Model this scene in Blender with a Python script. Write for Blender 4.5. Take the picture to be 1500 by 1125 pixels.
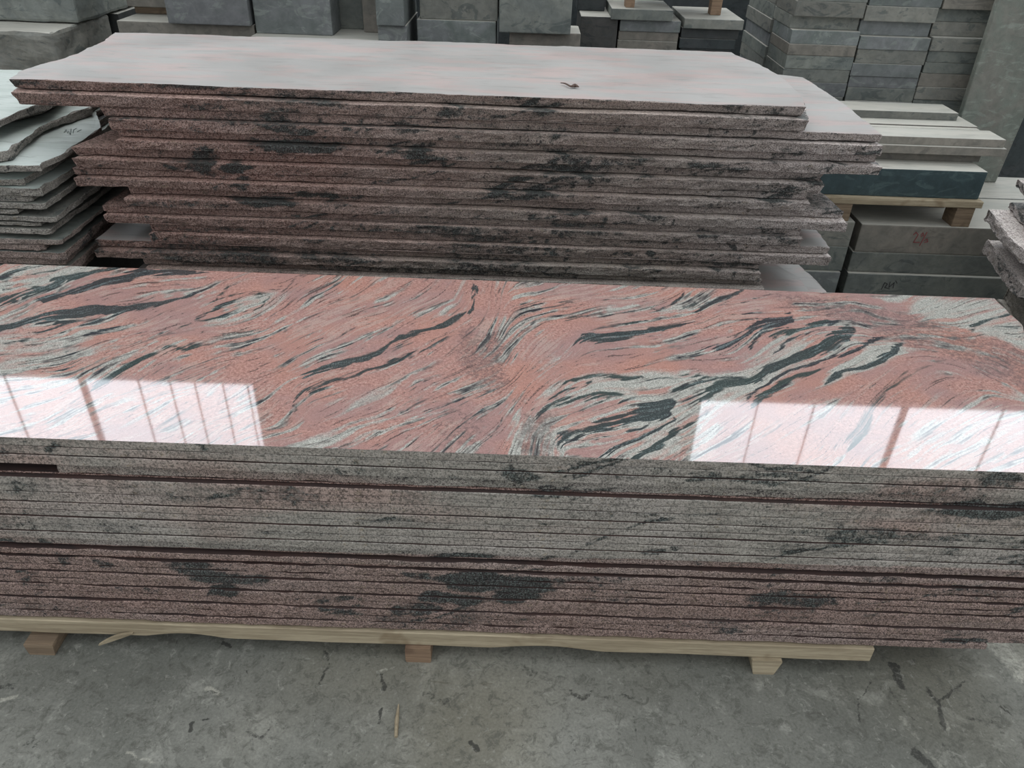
import bpy, bmesh, math, random
import numpy as np
from math import sin, cos, tan, radians, pi
for o in list(bpy.data.objects): bpy.data.objects.remove(o)
S = bpy.context.scene
COL = S.collection
# ---------------------------------------------------------------- camera, world, light, exposure
F_PX = 1133.0; TH = radians(33.5); RO = radians(2.0); CH = 1.5
v = lambda *a: np.array(a, float)
_R0 = v(1, 0, 0); _U0 = v(0, sin(TH), cos(TH)); FW = v(0, cos(TH), -sin(TH))
RT = cos(RO)*_R0 + sin(RO)*_U0; UP = -sin(RO)*_R0 + cos(RO)*_U0
cam_data = bpy.data.cameras.new('camera'); cam = bpy.data.objects.new('camera', cam_data); COL.objects.link(cam)
cam_data.sensor_fit = 'HORIZONTAL'; cam_data.sensor_width = 36.0; cam_data.lens = 36.0*F_PX/1500.0
cam_data.clip_start = 0.02; cam_data.clip_end = 200
from mathutils import Matrix, Vector
m = Matrix(((RT[0], UP[0], -FW[0], 0), (RT[1], UP[1], -FW[1], 0), (RT[2], UP[2], -FW[2], CH), (0, 0, 0, 1)))
cam.matrix_world = m
S.camera = cam
S.view_settings.view_transform = 'Standard'; S.view_settings.look = 'None'
S.view_settings.gamma = 1.0; S.view_settings.use_curve_mapping = False
S.view_settings.exposure = 0.30

W = bpy.data.worlds.new('world'); S.world = W; W.use_nodes = True
nt = W.node_tree; nt.nodes.clear()
wo = nt.nodes.new('ShaderNodeOutputWorld'); bg = nt.nodes.new('ShaderNodeBackground')
tc = nt.nodes.new('ShaderNodeTexCoord'); sx = nt.nodes.new('ShaderNodeSeparateXYZ')
nt.links.new(tc.outputs['Generated'], sx.inputs[0])
# ambient fill shaped by direction: brightest overhead and far side, dimmer behind the camera
def wm(op, a, b=None, clamp=False):
    n = nt.nodes.new('ShaderNodeMath'); n.operation = op; n.use_clamp = clamp
    for i, q in enumerate((a, b)):
        if q is None: continue
        if isinstance(q, (int, float)): n.inputs[i].default_value = q
        else: nt.links.new(q, n.inputs[i])
    return n.outputs[0]
up_ = wm('POWER', wm('MAXIMUM', sx.outputs['Z'], 0.0), 0.8)
back_ = wm('MULTIPLY', sx.outputs['Y'], 0.12)
lev = wm('MAXIMUM', wm('ADD', wm('ADD', wm('MULTIPLY', up_, 0.55), back_), 0.62), 0.3)
bg.inputs['Color'].default_value = (0.94, 0.98, 1.0, 1)
nt.links.new(lev, bg.inputs['Strength']); nt.links.new(bg.outputs[0], wo.inputs[0])

# added area lamp behind and above the stacks, filling in for unseen skylights
sk = bpy.data.lights.new('overhead_fill', 'AREA'); sk.shape = 'RECTANGLE'; sk.size = 9; sk.size_y = 2.5; sk.energy = 150
sk.color = (1.0, 0.99, 0.97)
sko = bpy.data.objects.new('overhead_fill', sk); COL.objects.link(sko); sko.location = (0, 6.2, 6.8)
sko.rotation_euler = (Vector((0, 6.2, 6.8)) - Vector((0, 1.6, 0.6))).to_track_quat('Z', 'Y').to_euler()

# ---------------------------------------------------------------- helpers
def ray(px, py):
    return FW + RT*((px-750)/F_PX) - UP*((py-562.5)/F_PX)
def at(px, py, Y=None, Z=None):
    d = ray(px, py); t = Y/d[1] if Y is not None else (Z-CH)/d[2]
    return (t*d[0], t*d[1], CH+t*d[2])
def lin(c):
    return tuple(((x/255)/12.92 if x/255 <= .04045 else ((x/255+.055)/1.055)**2.4) for x in c)

def _h(ix, iy, iz, seed):
    np.seterr(over='ignore')
    n = (ix.astype(np.int64)*374761393 + iy.astype(np.int64)*668265263 + iz.astype(np.int64)*2147483647 + seed*974634777) & 0xffffffff
    n = ((n ^ (n >> 13))*1274126177) & 0xffffffff
    n = ((n ^ (n >> 16))*2246822519) & 0xffffffff
    return ((n ^ (n >> 15)) & 0xffffff)/float(0xffffff)
def vnoise(x, y, z=0.0, seed=0):
    x, y, z = np.broadcast_arrays(np.asarray(x, float), np.asarray(y, float), np.asarray(z, float))
    x0 = np.floor(x); y0 = np.floor(y); z0 = np.floor(z)
    fx = x-x0; fy = y-y0; fz = z-z0
    fx = fx*fx*(3-2*fx); fy = fy*fy*(3-2*fy); fz = fz*fz*(3-2*fz)
    r = 0
    for dz in (0, 1):
        for dy in (0, 1):
            for dx in (0, 1):
                w = (fx if dx else 1-fx)*(fy if dy else 1-fy)*(fz if dz else 1-fz)
                r = r + w*_h(x0+dx, y0+dy, z0+dz, seed)
    return r
def fbm(x, y, z=0.0, seed=0, oct=4):
    r = 0; a = 1; t = 0; k = 1
    for i in range(oct):
        r = r + a*vnoise(np.asarray(x)*k, np.asarray(y)*k, np.asarray(z)*k, seed+i*17); t += a; a *= .5; k *= 2.03
    return r/t
def sstep(a, b, x):
    t = np.clip((x-a)/(b-a), 0, 1); return t*t*(3-2*t)

def tag(o, label, cat, group=None, kind=None):
    o['label'] = label; o['category'] = cat
    if group: o['group'] = group
    if kind: o['kind'] = kind
    return o
def link(name, me, parent=None):
    o = bpy.data.objects.new(name, me); COL.objects.link(o)
    if parent: o.parent = parent
    return o
def empty(name, loc=(0, 0, 0)):
    o = bpy.data.objects.new(name, None); COL.objects.link(o); o.location = loc; o.empty_display_size = .05
    return o

# ---------------------------------------------------------------- node material helper
class NM:
    def __init__(s, name):
        s.m = bpy.data.materials.new(name); s.m.use_nodes = True; s.t = s.m.node_tree
        s.b = s.t.nodes['Principled BSDF']; s.tc = s.t.nodes.new('ShaderNodeTexCoord')
        s.co = s.tc.outputs['Object']
    def n(s, ty, **kw):
        q = s.t.nodes.new(ty)
        for k, val in kw.items(): setattr(q, k, val)
        return q
    def put(s, inp, val):
        if isinstance(val, bpy.types.NodeSocket): s.t.links.new(val, inp)
        elif isinstance(val, (tuple, list)): inp.default_value = tuple(val)+((1,) if len(val) == 3 and inp.type == 'RGBA' else ())
        else: inp.default_value = val
    def noise(s, scale, detail=3, rough=.55, dist=0, co=None):
        q = s.n('ShaderNodeTexNoise'); q.inputs['Scale'].default_value = scale; q.inputs['Detail'].default_value = detail
        q.inputs['Roughness'].default_value = rough; q.inputs['Distortion'].default_value = dist
        s.t.links.new(co or s.co, q.inputs['Vector']); return q.outputs['Fac']
    def map(s, scale=(1, 1, 1), rot=(0, 0, 0), loc=(0, 0, 0), co=None):
        q = s.n('ShaderNodeMapping'); q.inputs['Scale'].default_value = scale; q.inputs['Rotation'].default_value = rot
        s.put(q.inputs['Location'], loc); s.t.links.new(co or s.co, q.inputs['Vector']); return q.outputs[0]
    def ramp(s, x, a, b, lo=0., hi=1.):
        q = s.n('ShaderNodeMapRange'); q.interpolation_type = 'SMOOTHSTEP'
        s.put(q.inputs['Value'], x); q.inputs['From Min'].default_value = a; q.inputs['From Max'].default_value = b
        q.inputs['To Min'].default_value = lo; q.inputs['To Max'].default_value = hi; return q.outputs[0]
    def ma(s, op, a, b=0., c=None):
        q = s.n('ShaderNodeMath', operation=op); s.put(q.inputs[0], a); s.put(q.inputs[1], b)
        if c is not None: s.put(q.inputs[2], c)
        return q.outputs[0]
    def mix(s, f, a, b, mode='MIX'):
        q = s.n('ShaderNodeMix', data_type='RGBA', blend_type=mode); s.put(q.inputs['Factor'], f)
        s.put(q.inputs[6], a); s.put(q.inputs[7], b); return q.outputs[2]
    def attr(s, name):
        a = s.n('ShaderNodeAttribute', attribute_name=name); q = s.n('ShaderNodeSeparateColor'); s.t.links.new(a.outputs['Color'], q.inputs[0])
        return q.outputs[0], q.outputs[1], q.outputs[2]
    def bump(s, h, strength=.3, dist=.003):
        q = s.n('ShaderNodeBump'); q.inputs['Strength'].default_value = strength; q.inputs['Distance'].default_value = dist
        s.t.links.new(h, q.inputs['Height']); s.t.links.new(q.outputs[0], s.b.inputs['Normal'])
    def out(s, col, rough=.6, spec=.5, ior=1.5):
        s.put(s.b.inputs['Base Color'], col); s.put(s.b.inputs['Roughness'], rough)
        s.b.inputs['Specular IOR Level'].default_value = spec; s.b.inputs['IOR'].default_value = ior
        return s.m

def mat_polished():
    k = NM('polished_granite')
    dark, pale, streak = k.attr('vein'); green, coarse, speck = k.attr('vein_b'); lines, tone, _u = k.attr('vein_c')
    fine = k.noise(420, 3, .75); mid = k.noise(150, 4, .7); big = k.noise(5, 3, .5)
    pink = k.mix(k.ramp(mid, .32, .68), lin((146, 108, 102)), lin((190, 150, 140)))
    pink = k.mix(k.ramp(tone, .38, .66), pink, lin((160, 128, 124)))
    pink = k.mix(k.ma('MULTIPLY', k.ramp(big, .45, .7), .5), pink, lin((182, 132, 116)))
    p = k.ramp(k.ma('ADD', k.ma('ADD', pale, k.ma('MULTIPLY', k.ma('SUBTRACT', mid, .5), .7)), k.ma('MULTIPLY', coarse, 2.4)), .12, .88)
    base = k.mix(p, pink, k.mix(k.ramp(fine, .35, .65), lin((142, 144, 138)), lin((190, 188, 181))))
    sm = k.ma('SUBTRACT', streak, .5)
    st = k.ma('ADD', k.ma('MULTIPLY', sm, 1.1), k.ma('MULTIPLY', k.ma('SUBTRACT', fine, .5), .5))
    # pale and dark threads that follow the flow of the stone
    base = k.mix(k.ma('MULTIPLY', k.ramp(k.ma('SUBTRACT', st, coarse), .12, .5), .45), base, lin((184, 166, 156)))
    hair = k.ramp(k.ma('ADD', st, k.ma('MULTIPLY', coarse, .9)), .10, .50)
    base = k.mix(k.ma('MULTIPLY', hair, .62), base, lin((86, 74, 74)))
    ln = k.ramp(k.ma('ADD', lines, k.ma('MULTIPLY', k.ma('SUBTRACT', mid, .5), .7)), .34, .70)
    base = k.mix(k.ma('MULTIPLY', ln, .72), base, lin((62, 58, 58)))
    d = k.ramp(k.ma('ADD', dark, k.ma('ADD', k.ma('MULTIPLY', st, .75), k.ma('MULTIPLY', coarse, .9))), .34, .72)
    dcol = k.mix(green, lin((50, 52, 58)), lin((54, 70, 67)))
    dcol = k.mix(k.ma('MULTIPLY', k.ramp(k.ma('SUBTRACT', fine, k.ma('MULTIPLY', sm, .6)), .5, .8), .8), dcol, lin((112, 126, 128)))
    base = k.mix(k.ma('MULTIPLY', d, .95), base, dcol)
    sp = k.ramp(k.ma('ADD', k.ma('MULTIPLY', speck, .22), k.noise(120, 4, .8)), .58, .80)
    base = k.mix(k.ma('MULTIPLY', sp, .6), base, lin((92, 82, 82)))
    base = k.mix(.6, base, k.mix(k.ramp(fine, .25, .75), (.42, .42, .42), (1.05, 1.05, 1.05)), 'MULTIPLY')
    return k.out(base, .035, .5, 1.62)

def mat_side(name, rough, rel, gain=1.0):
    # broken / sawn slab edge: grain of the stone, colour mix from the 'vein' attribute
    k = NM(name)
    dark, pale, warm = k.attr('vein')
    fine = k.noise(330, 1, .6); mid = k.noise(170, 2, .7); lump = k.noise(50, 4, .7)
    sxy = k.map((14, 14, 90)); lay = k.noise(1.0, 4, .6, co=sxy)
    g = k.mix(k.ramp(k.ma('ADD', lay, k.ma('MULTIPLY', k.ma('SUBTRACT', mid, .5), 1.2)), .3, .7), lin((124, 122, 116)), lin((172, 168, 160)))
    r = k.mix(k.ramp(mid, .42, .58), lin((98, 74, 68)), lin((194, 162, 152)))
    col = k.mix(warm, g, r)
    col = k.mix(pale, col, k.mix(k.ramp(mid, .4, .6), lin((132, 122, 120)), lin((216, 208, 204))))
    col = k.mix(k.ma('MULTIPLY', k.ramp(lump, .58, .7), .5), col, lin((150, 134, 112)))
    br_ = k.ma('ADD', k.ma('MULTIPLY', k.ma('SUBTRACT', mid, .5), 1.5), k.ma('MULTIPLY', k.ma('SUBTRACT', lump, .5), 1.6))
    d = k.ramp(k.ma('ADD', dark, br_), .30, .80)
    col = k.mix(k.ma('MULTIPLY', d, .93), col, k.mix(k.ramp(fine, .4, .65), lin((26, 31, 33)), lin((84, 92, 90))))
    sp = k.ramp(k.ma('ADD', mid, k.ma('MULTIPLY', k.ma('SUBTRACT', fine, .5), .6)), .55, .63)
    col = k.mix(k.ma('MULTIPLY', sp, .85 if rel else .35), col, lin((50, 44, 46)))
    col = k.mix(.8, col, k.mix(k.ramp(fine, .38, .62), (.5, .5, .5), (1.3, 1.3, 1.3)), 'MULTIPLY')
    if gain != 1: col = k.mix(1, col, (gain, gain, gain), 'MULTIPLY')
    k.bump(k.ma('ADD', mid, k.ma('MULTIPLY', fine, .4)), .8 if rel else .3, .005 if rel else .0012)
    return k.out(col, rough, .35)

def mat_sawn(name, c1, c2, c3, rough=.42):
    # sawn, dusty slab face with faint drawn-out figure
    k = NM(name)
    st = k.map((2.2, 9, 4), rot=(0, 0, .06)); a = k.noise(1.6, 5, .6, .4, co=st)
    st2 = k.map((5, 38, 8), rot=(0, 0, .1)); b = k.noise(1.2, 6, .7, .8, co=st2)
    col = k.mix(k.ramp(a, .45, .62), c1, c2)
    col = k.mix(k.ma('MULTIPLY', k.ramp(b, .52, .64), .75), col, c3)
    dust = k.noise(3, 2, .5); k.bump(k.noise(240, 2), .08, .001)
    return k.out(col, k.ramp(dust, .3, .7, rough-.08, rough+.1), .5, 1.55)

def mat_block(name, cols, rough=.62, veins=.6, sawn=False):
    k = NM(name)
    oi = k.n('ShaderNodeObjectInfo'); rnd = oi.outputs['Random']
    off = k.n('ShaderNodeVectorMath', operation='SCALE'); k.put(off.inputs[0], (13.1, 7.7, 5.3)); k.t.links.new(rnd, off.inputs['Scale'])
    co = k.n('ShaderNodeVectorMath', operation='ADD'); k.t.links.new(k.co, co.inputs[0]); k.t.links.new(off.outputs[0], co.inputs[1]); co = co.outputs[0]
    big = k.noise(4.5, 4, .6, 1.2, co=co); mid = k.noise(26, 4, .65, .5, co=co); fine = k.noise(260, 2, .6, co=co)
    vm = k.map((6, 6, 14), rot=(.5, .6, .3), co=co); vv = k.noise(1.3, 5, .65, 1.6, co=vm)
    col = k.mix(k.ramp(big, .35, .65), cols[0], cols[1])
    r2 = k.ramp(k.ma('FRACT', k.ma('MULTIPLY', rnd, 7.3)), 0, 1)
    col = k.mix(k.ma('MULTIPLY', r2, .6), col, cols[2])
    col = k.mix(k.ma('MULTIPLY', k.ramp(vv, .55, .62), veins), col, cols[3])
    col = k.mix(k.ma('MULTIPLY', k.ramp(vv, .46, .40), veins*.5), col, cols[1])
    col = k.mix(.45, col, k.mix(k.ramp(mid, .3, .7), (.55, .56, .56), (1.15, 1.15, 1.15)), 'MULTIPLY')
    bri = k.ma('ADD', k.ma('MULTIPLY', k.ma('FRACT', k.ma('MULTIPLY', rnd, 23.7)), .35), .82)
    cb = k.n('ShaderNodeCombineColor'); [k.t.links.new(bri, cb.inputs[i]) for i in range(3)]
    col = k.mix(1, col, cb.outputs[0], 'MULTIPLY')
    h = k.ma('ADD', mid, k.ma('MULTIPLY', fine, .5))
    k.bump(h, .3, .003)
    return k.out(col, rough, .4)

def mat_floor():
    k = NM('concrete_floor')
    big = k.noise(1.3, 5, .6, .3); mid = k.noise(9, 6, .7, .6); fine = k.noise(160, 3, .7)
    col = k.mix(k.ramp(big, .35, .65), lin((110, 111, 105)), lin((142, 142, 135)))
    col = k.mix(k.ma('MULTIPLY', k.ramp(mid, .52, .68), .45), col, lin((172, 172, 164)))
    pm = k.map((1.6, 5, 1), rot=(0, 0, .5)); pn = k.noise(3.2, 7, .78, 1.2, co=pm)
    col = k.mix(k.ma('MULTIPLY', k.ramp(pn, .60, .67), .6), col, lin((84, 82, 76)))
    pits = k.noise(17, 6, .85, .9); gate = k.noise(3.0, 3, .5)
    pit = k.ma('MULTIPLY', k.ramp(pits, .63, .68), k.ramp(gate, .47, .56))
    col = k.mix(k.ma('MULTIPLY', pit, .85), col, lin((42, 42, 40)))
    br = k.noise(.9, 3, .5, co=k.map(loc=(3.1, 7, 0)))
    col = k.mix(k.ma('MULTIPLY', k.ramp(br, .52, .7), .35), col, lin((128, 120, 98)))
    gou, pale_wear, _ = k.attr('wear'); n5 = k.noise(90, 4, .75)
    col = k.mix(k.ma('MULTIPLY', k.ramp(k.ma('ADD', pale_wear, k.ma('SUBTRACT', n5, .5)), .25, .7), .7), col, lin((190, 188, 176)))
    gd = k.ramp(k.ma('ADD', gou, k.ma('MULTIPLY', k.ma('SUBTRACT', n5, .5), 2.2)), .35, .8)
    col = k.mix(k.ma('MULTIPLY', gd, .8), col, lin((50, 50, 48)))
    mot = k.noise(34, 6, .8, .8); col = k.mix(k.ma('MULTIPLY', k.ramp(mot, .49, .62), .6), col, lin((86, 86, 80)))
    mo2 = k.noise(42, 5, .8, .8, co=k.map(loc=(5, 2, 1))); col = k.mix(k.ma('MULTIPLY', k.ramp(mo2, .56, .68), .5), col, lin((168, 168, 160)))
    col = k.mix(.5, col, k.mix(k.ramp(fine, .3, .7), (.62, .62, .62), (1.1, 1.1, 1.1)), 'MULTIPLY')
    hh = k.ma('SUBTRACT', k.ma('MULTIPLY', mid, .5), pit); k.bump(hh, .5, .008)
    return k.out(col, .72, .3)

def mat_wood(name, a, b, c):
    k = NM(name)
    g = k.map((3, 26, 60)); n1 = k.noise(1.2, 5, .6, .9, co=g); n2 = k.noise(9, 3, .6); f = k.noise(1.5, 2, .6, co=k.map((20, 300, 500)))
    col = k.mix(k.ramp(n1, .35, .65), a, b); col = k.mix(k.ma('MULTIPLY', k.ramp(n2, .58, .72), .6), col, c)
    col = k.mix(.4, col, k.mix(k.ramp(f, .3, .7), (.6, .6, .6), (1.1, 1.1, 1.1)), 'MULTIPLY')
    k.bump(n1, .4, .002); return k.out(col, .7, .3)
def mat_plain(name, c, r=.6, emit=None, es=0):
    k = NM(name)
    n = k.noise(14, 3, .6); col = k.mix(k.ramp(n, .3, .7), tuple(x*.85 for x in c), tuple(min(1, x*1.12) for x in c))
    if emit: k.b.inputs['Emission Color'].default_value = emit+(1,); k.b.inputs['Emission Strength'].default_value = es
    return k.out(col, r)

M = {}
M['polish'] = mat_polished()
M['edge_sawn'] = mat_side('sawn_slab_edge', .5, False)
M['edge_rough'] = mat_side('split_slab_edge', .7, True)
M['sawn_pink'] = mat_sawn('sawn_pink_face', lin((160, 158, 156)), lin((170, 155, 152)), lin((142, 140, 138)))
M['inner_face'] = mat_side('inner_slab_face', .55, False, 1.3)
M['joint_shade'] = mat_sawn('joint_shade_face', lin((64, 50, 48)), lin((74, 54, 50)), lin((50, 42, 42)), .7)  # near-black: shade of the front stack's joints put into the face colour
M['sawn_green'] = mat_sawn('sawn_green_face', lin((182, 190, 186)), lin((168, 178, 173)), lin((146, 154, 150)), .45)
GG = (lin((124, 128, 122)), lin((104, 110, 108)), lin((136, 132, 124)), lin((78, 86, 86)))
M['block'] = mat_block('grey_green_stone', GG)
M['block_blue'] = mat_block('blue_grey_stone', (lin((122, 126, 127)), lin((104, 112, 109)), lin((122, 122, 126)), lin((148, 156, 150))), veins=.45)
M['block_dark'] = mat_block('dark_stone', (lin((70, 74, 76)), lin((56, 64, 66)), lin((78, 74, 70)), lin((46, 50, 54))))
M['block_brown'] = mat_block('brown_grey_stone', (lin((130, 124, 116)), lin((112, 110, 104)), lin((134, 130, 122)), lin((84, 84, 82))), veins=.4)
M['floor'] = mat_floor()
M['dusty'] = mat_sawn('dusty_lit_top', lin((172, 170, 162)), lin((162, 162, 155)), lin((148, 147, 140)), .6)  # sawdust colour that also carries the light falling on block tops
M['wood'] = mat_wood('pale_pallet_wood', lin((150, 137, 115)), lin((178, 165, 141)), lin((122, 104, 80)))
M['wood_dark'] = mat_wood('brown_wood', lin((118, 102, 86)), lin((142, 124, 104)), lin((84, 70, 58)))
M['wood_orange'] = mat_wood('reddish_wood', lin((128, 106, 88)), lin((150, 126, 104)), lin((88, 68, 56)))

# ---------------------------------------------------------------- meshes
def finish(name, verts, faces, mats, fmat=None, attrs=None, parent=None, smooth=None):
    verts = np.asarray(verts, float)
    c = np.array([(verts[:, 0].min()+verts[:, 0].max())/2, (verts[:, 1].min()+verts[:, 1].max())/2, verts[:, 2].min()])
    if parent is not None: c = np.array(parent.location)
    me = bpy.data.meshes.new(name); me.from_pydata((verts-c).tolist(), [], faces)
    for q in mats: me.materials.append(q)
    if fmat is not None: me.polygons.foreach_set('material_index', np.array(fmat, dtype=np.int32))
    for an, arr in (attrs or {}).items():
        a = me.color_attributes.new(an, 'FLOAT_COLOR', 'POINT')
        full = np.ones((len(verts), 4)); full[:, :3] = arr; a.data.foreach_set('color', full.ravel())
    me.validate(); me.update()
    o = link(name, me, parent)
    if parent is None: o.location = c
    return o

PATCH_NEAR = []   # (x, z, rx, rz, strength) natural dark inclusions in the slab edges
def patch(lst, x0, y0, x1, y1, s, Y):
    a = at(x0, y0, Y=Y); b = at(x1, y1, Y=Y)
    lst.append(((a[0]+b[0])/2, (a[2]+b[2])/2, abs(b[0]-a[0])/2, max(abs(b[2]-a[2])/2, .006), s))
for q in ((640, 838, 830, 872, 1.1), (600, 868, 720, 890, 1.0), (720, 862, 800, 888, 1.0), (555, 882, 640, 906, .75), (640, 842, 700, 868, .9), (570, 836, 640, 852, .8),
          (235, 820, 330, 845, .75), (270, 838, 400, 862, .9), (300, 858, 345, 880, .9), (0, 790, 34, 803, .9), (55, 790, 88, 805, .8), (60, 812, 90, 832, .8), (120, 818, 170, 833, .8),
          (0, 700, 60, 735, .5), (360, 712, 480, 742, .5), (1108, 866, 1240, 896, .8), (1385, 939, 1452, 948, 1.1), (620, 812, 720, 826, .9), (1050, 925, 1085, 935, .7),
          (44, 638, 56, 668, .9), (70, 640, 102, 668, .8), (300, 648, 320, 662, 1), (1090, 678, 1190, 690, .8), (1090, 690, 1190, 706, .7), (730, 686, 780, 715, .7), (880, 660, 960, 672, .5),
          (1190, 770, 1340, 806, .65), (1330, 782, 1500, 800, .5), (780, 712, 850, 732, .7), (940, 800, 1000, 812, .6), (1440, 688, 1500, 712, .7),
          (1000, 690, 1060, 705, .6), (1400, 735, 1500, 760, 1.0), (1380, 800, 1420, 822, .5)):
    patch(PATCH_NEAR, *q, Y=1.12)
PATCH_BACK = []
for q in ((365, 205, 515, 230, .95), (400, 183, 470, 200, .9), (268, 215, 320, 262, .8), (320, 236, 372, 258, .95), (345, 292, 445, 310, .9), (560, 180, 625, 200, .7), (240, 122, 320, 135, .9),
          (480, 130, 580, 145, .7), (430, 145, 500, 160, .7), (320, 358, 420, 400, .7), (220, 345, 360, 400, .55), (600, 325, 720, 350, .7), (440, 390, 800, 415, .6), (1150, 222, 1200, 236, .8),
          (1000, 385, 1222, 398, .8), (900, 375, 1100, 398, .5), (640, 345, 800, 420, .5), (800, 330, 900, 350, .6), (250, 150, 330, 165, .6), (330, 262, 372, 280, .8), (385, 180, 405, 192, .9)):
    patch(PATCH_BACK, *q, Y=2.25)

def side_attr(x, y, z, style, seed=0, warm=None, pale=None):
    u = x+.7*y
    cl = fbm(u*5, z*26, y*0, 11, 4)+.10*(fbm(u*1.7, z*7, 0, 13, 2)-.5); fine = fbm(u*22+3, z*70, 0, 29, 3)
    dark = .42*sstep(.52, .68, cl)+.35*(fine-.5)
    if style == 'back':
        cr = fbm(u*16+z*5, z*5, 0, 63, 4); dark = dark+.8*sstep(.022, .0, np.abs(cr-.5))*sstep(.45, .6, fbm(u*3, z*18, 0, 64, 3))
    # thin slanting veins
    vn = fbm(u*4-z*9, z*7, 0, 51, 5); dark = dark+.65*sstep(.035, .0, np.abs(vn-.5))*sstep(.42, .55, fbm(u*3, z*5, 0, 77, 3))
    pat = PATCH_NEAR if style == 'near' else (PATCH_BACK if style == 'back' else [])
    if style == 'back': dark = dark+.32*sstep(.55, .70, fbm(u*11, z*30, 0, 15, 4))-.05
    wx = (fbm(u*14, z*30, 0, 5, 4)-.5)*.09; wz = (fbm(u*14, z*30, 0, 8, 4)-.5)*.035
    for (cx, cz, rx, rz, s) in pat:
        d = np.sqrt(((x+wx-cx)/rx)**2 + ((z+wz-cz)/rz)**2)
        dark = np.maximum(dark, s*(1-sstep(.75, 1.25, d))+.3*(fine-.5))
    hue = fbm(u*2.2, z*8, 0, 91, 3)
    if style == 'near':
        w = np.where(z > .332+.018*x, .10+.55*sstep(.5, .75, hue), .78+.25*(hue-.5)); p = .25*sstep(.5, .8, fbm(u*3, z*9, 0, 33, 3))
    elif style == 'back':
        w = .95-.55*sstep(-.9, .2, x)+.5*(hue-.5); p = .75*sstep(.1, 1.0, x)+.5*(fbm(u*4, z*14, 0, 37, 3)-.5)
        w = w-.35*sstep(.52, .40, z); p = p-.3*sstep(.6, .40, z)
    elif style == 'grey':
        w = .05+.6*sstep(.57, .50, z)*sstep(.42, .6, hue); p = .05+.3*(hue-.5)
    else:
        w = .1+.2*(hue-.5); p = .2+.4*(hue-.5)
    if warm is not None: w = w*0+warm+.3*(hue-.5)
    if pale is not None: p = p*0+pale
    return np.stack([np.clip(dark, -.2, 1.2), np.clip(p, 0, 1), np.clip(w, 0, 1)], -1)

def resample(pts, ds):
    out = []
    n = len(pts)
    for i in range(n):
        a = np.array(pts[i]); b = np.array(pts[(i+1) % n]); L = np.linalg.norm(b-a); k = max(1, int(L/ds))
        for j in range(k): out.append(a+(b-a)*j/k)
    return np.array(out)

def slab(name, outline, z0, z1, style, top, edge, rough=.003, bev=.0015, ds=.009, rows=5, seed=0, tilt=0.0, jag=0.0, lean=0.0, warm=None, pale=None, parent=None, topgrid=None):
    """outline counter-clockwise; tilt = change of z per metre of x; lean = how far the foot of the side draws in"""
    P = resample(outline, ds); n = len(P)
    T = np.roll(P, -1, 0)-np.roll(P, 1, 0); T /= np.linalg.norm(T, axis=1)[:, None]+1e-9
    N = np.stack([T[:, 1], -T[:, 0]], 1)   # outward for CCW
    if jag: P = P - N*(jag*fbm(P[:, 0]*9, P[:, 1]*9, seed*3.1, 3, 4)[:, None]*1.0)
    th = z1-z0; V = []; A = []
    zs = [0, min(bev*1.2/th, .2)] + [i/(rows-1) for i in range(1, rows-1)] + [1-min(bev*1.2/th, .2), 1]
    for f in zs:
        wv = np.maximum(0, fbm(P[:, 0]*6, P[:, 1]*6, seed*1.7, 71, 3)-.42)*rough*(2.2 if f < .5 else -1.6)*abs(2*f-1)
        z = z0+th*f + wv
        if tilt and z1 > .59 and f > .9: pass
        ins = (bev*2.2 if f == 0 else (bev*.5 if f == 1 else 0))
        nz = fbm(P[:, 0]*34, P[:, 1]*34, (z0+th*f)*60, seed+2, 4)-.5
        big = fbm(P[:, 0]*7, P[:, 1]*7, (z0+th*f)*18, seed+5, 3)-.5
        d = ins + rough*(nz*2.2+big*1.6+.5) + lean*(1-f)
        if f in (0, 1):
            chip = np.maximum(0, fbm(P[:, 0]*16, P[:, 1]*16, f*9+seed, seed+9, 3)-.56)*rough*(9 if f == 0 else 5); d = d+chip
        Q = P-N*d[:, None]
        V.append(np.column_stack([Q, z])); A.append(side_attr(P[:, 0], P[:, 1], z, style, seed, warm, pale))
    R = len(zs); V = np.concatenate(V); A = np.concatenate(A)
    faces = []; fm = []
    for r in range(R-1):
        for i in range(n):
            j = (i+1) % n
            faces.append((r*n+i, r*n+j, (r+1)*n+j, (r+1)*n+i)); fm.append(1)
    faces.append(tuple(range((R-1)*n, R*n))); fm.append(0)
    faces.append(tuple(range(n-1, -1, -1))); fm.append(0)
    return finish(name, V, faces, [M[top], M[edge]], fm, {'vein': A}, parent)

def rect(x0, x1, y0, y1): return [(x0, y0), (x1, y0), (x1, y1), (x0, y1)]

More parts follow.
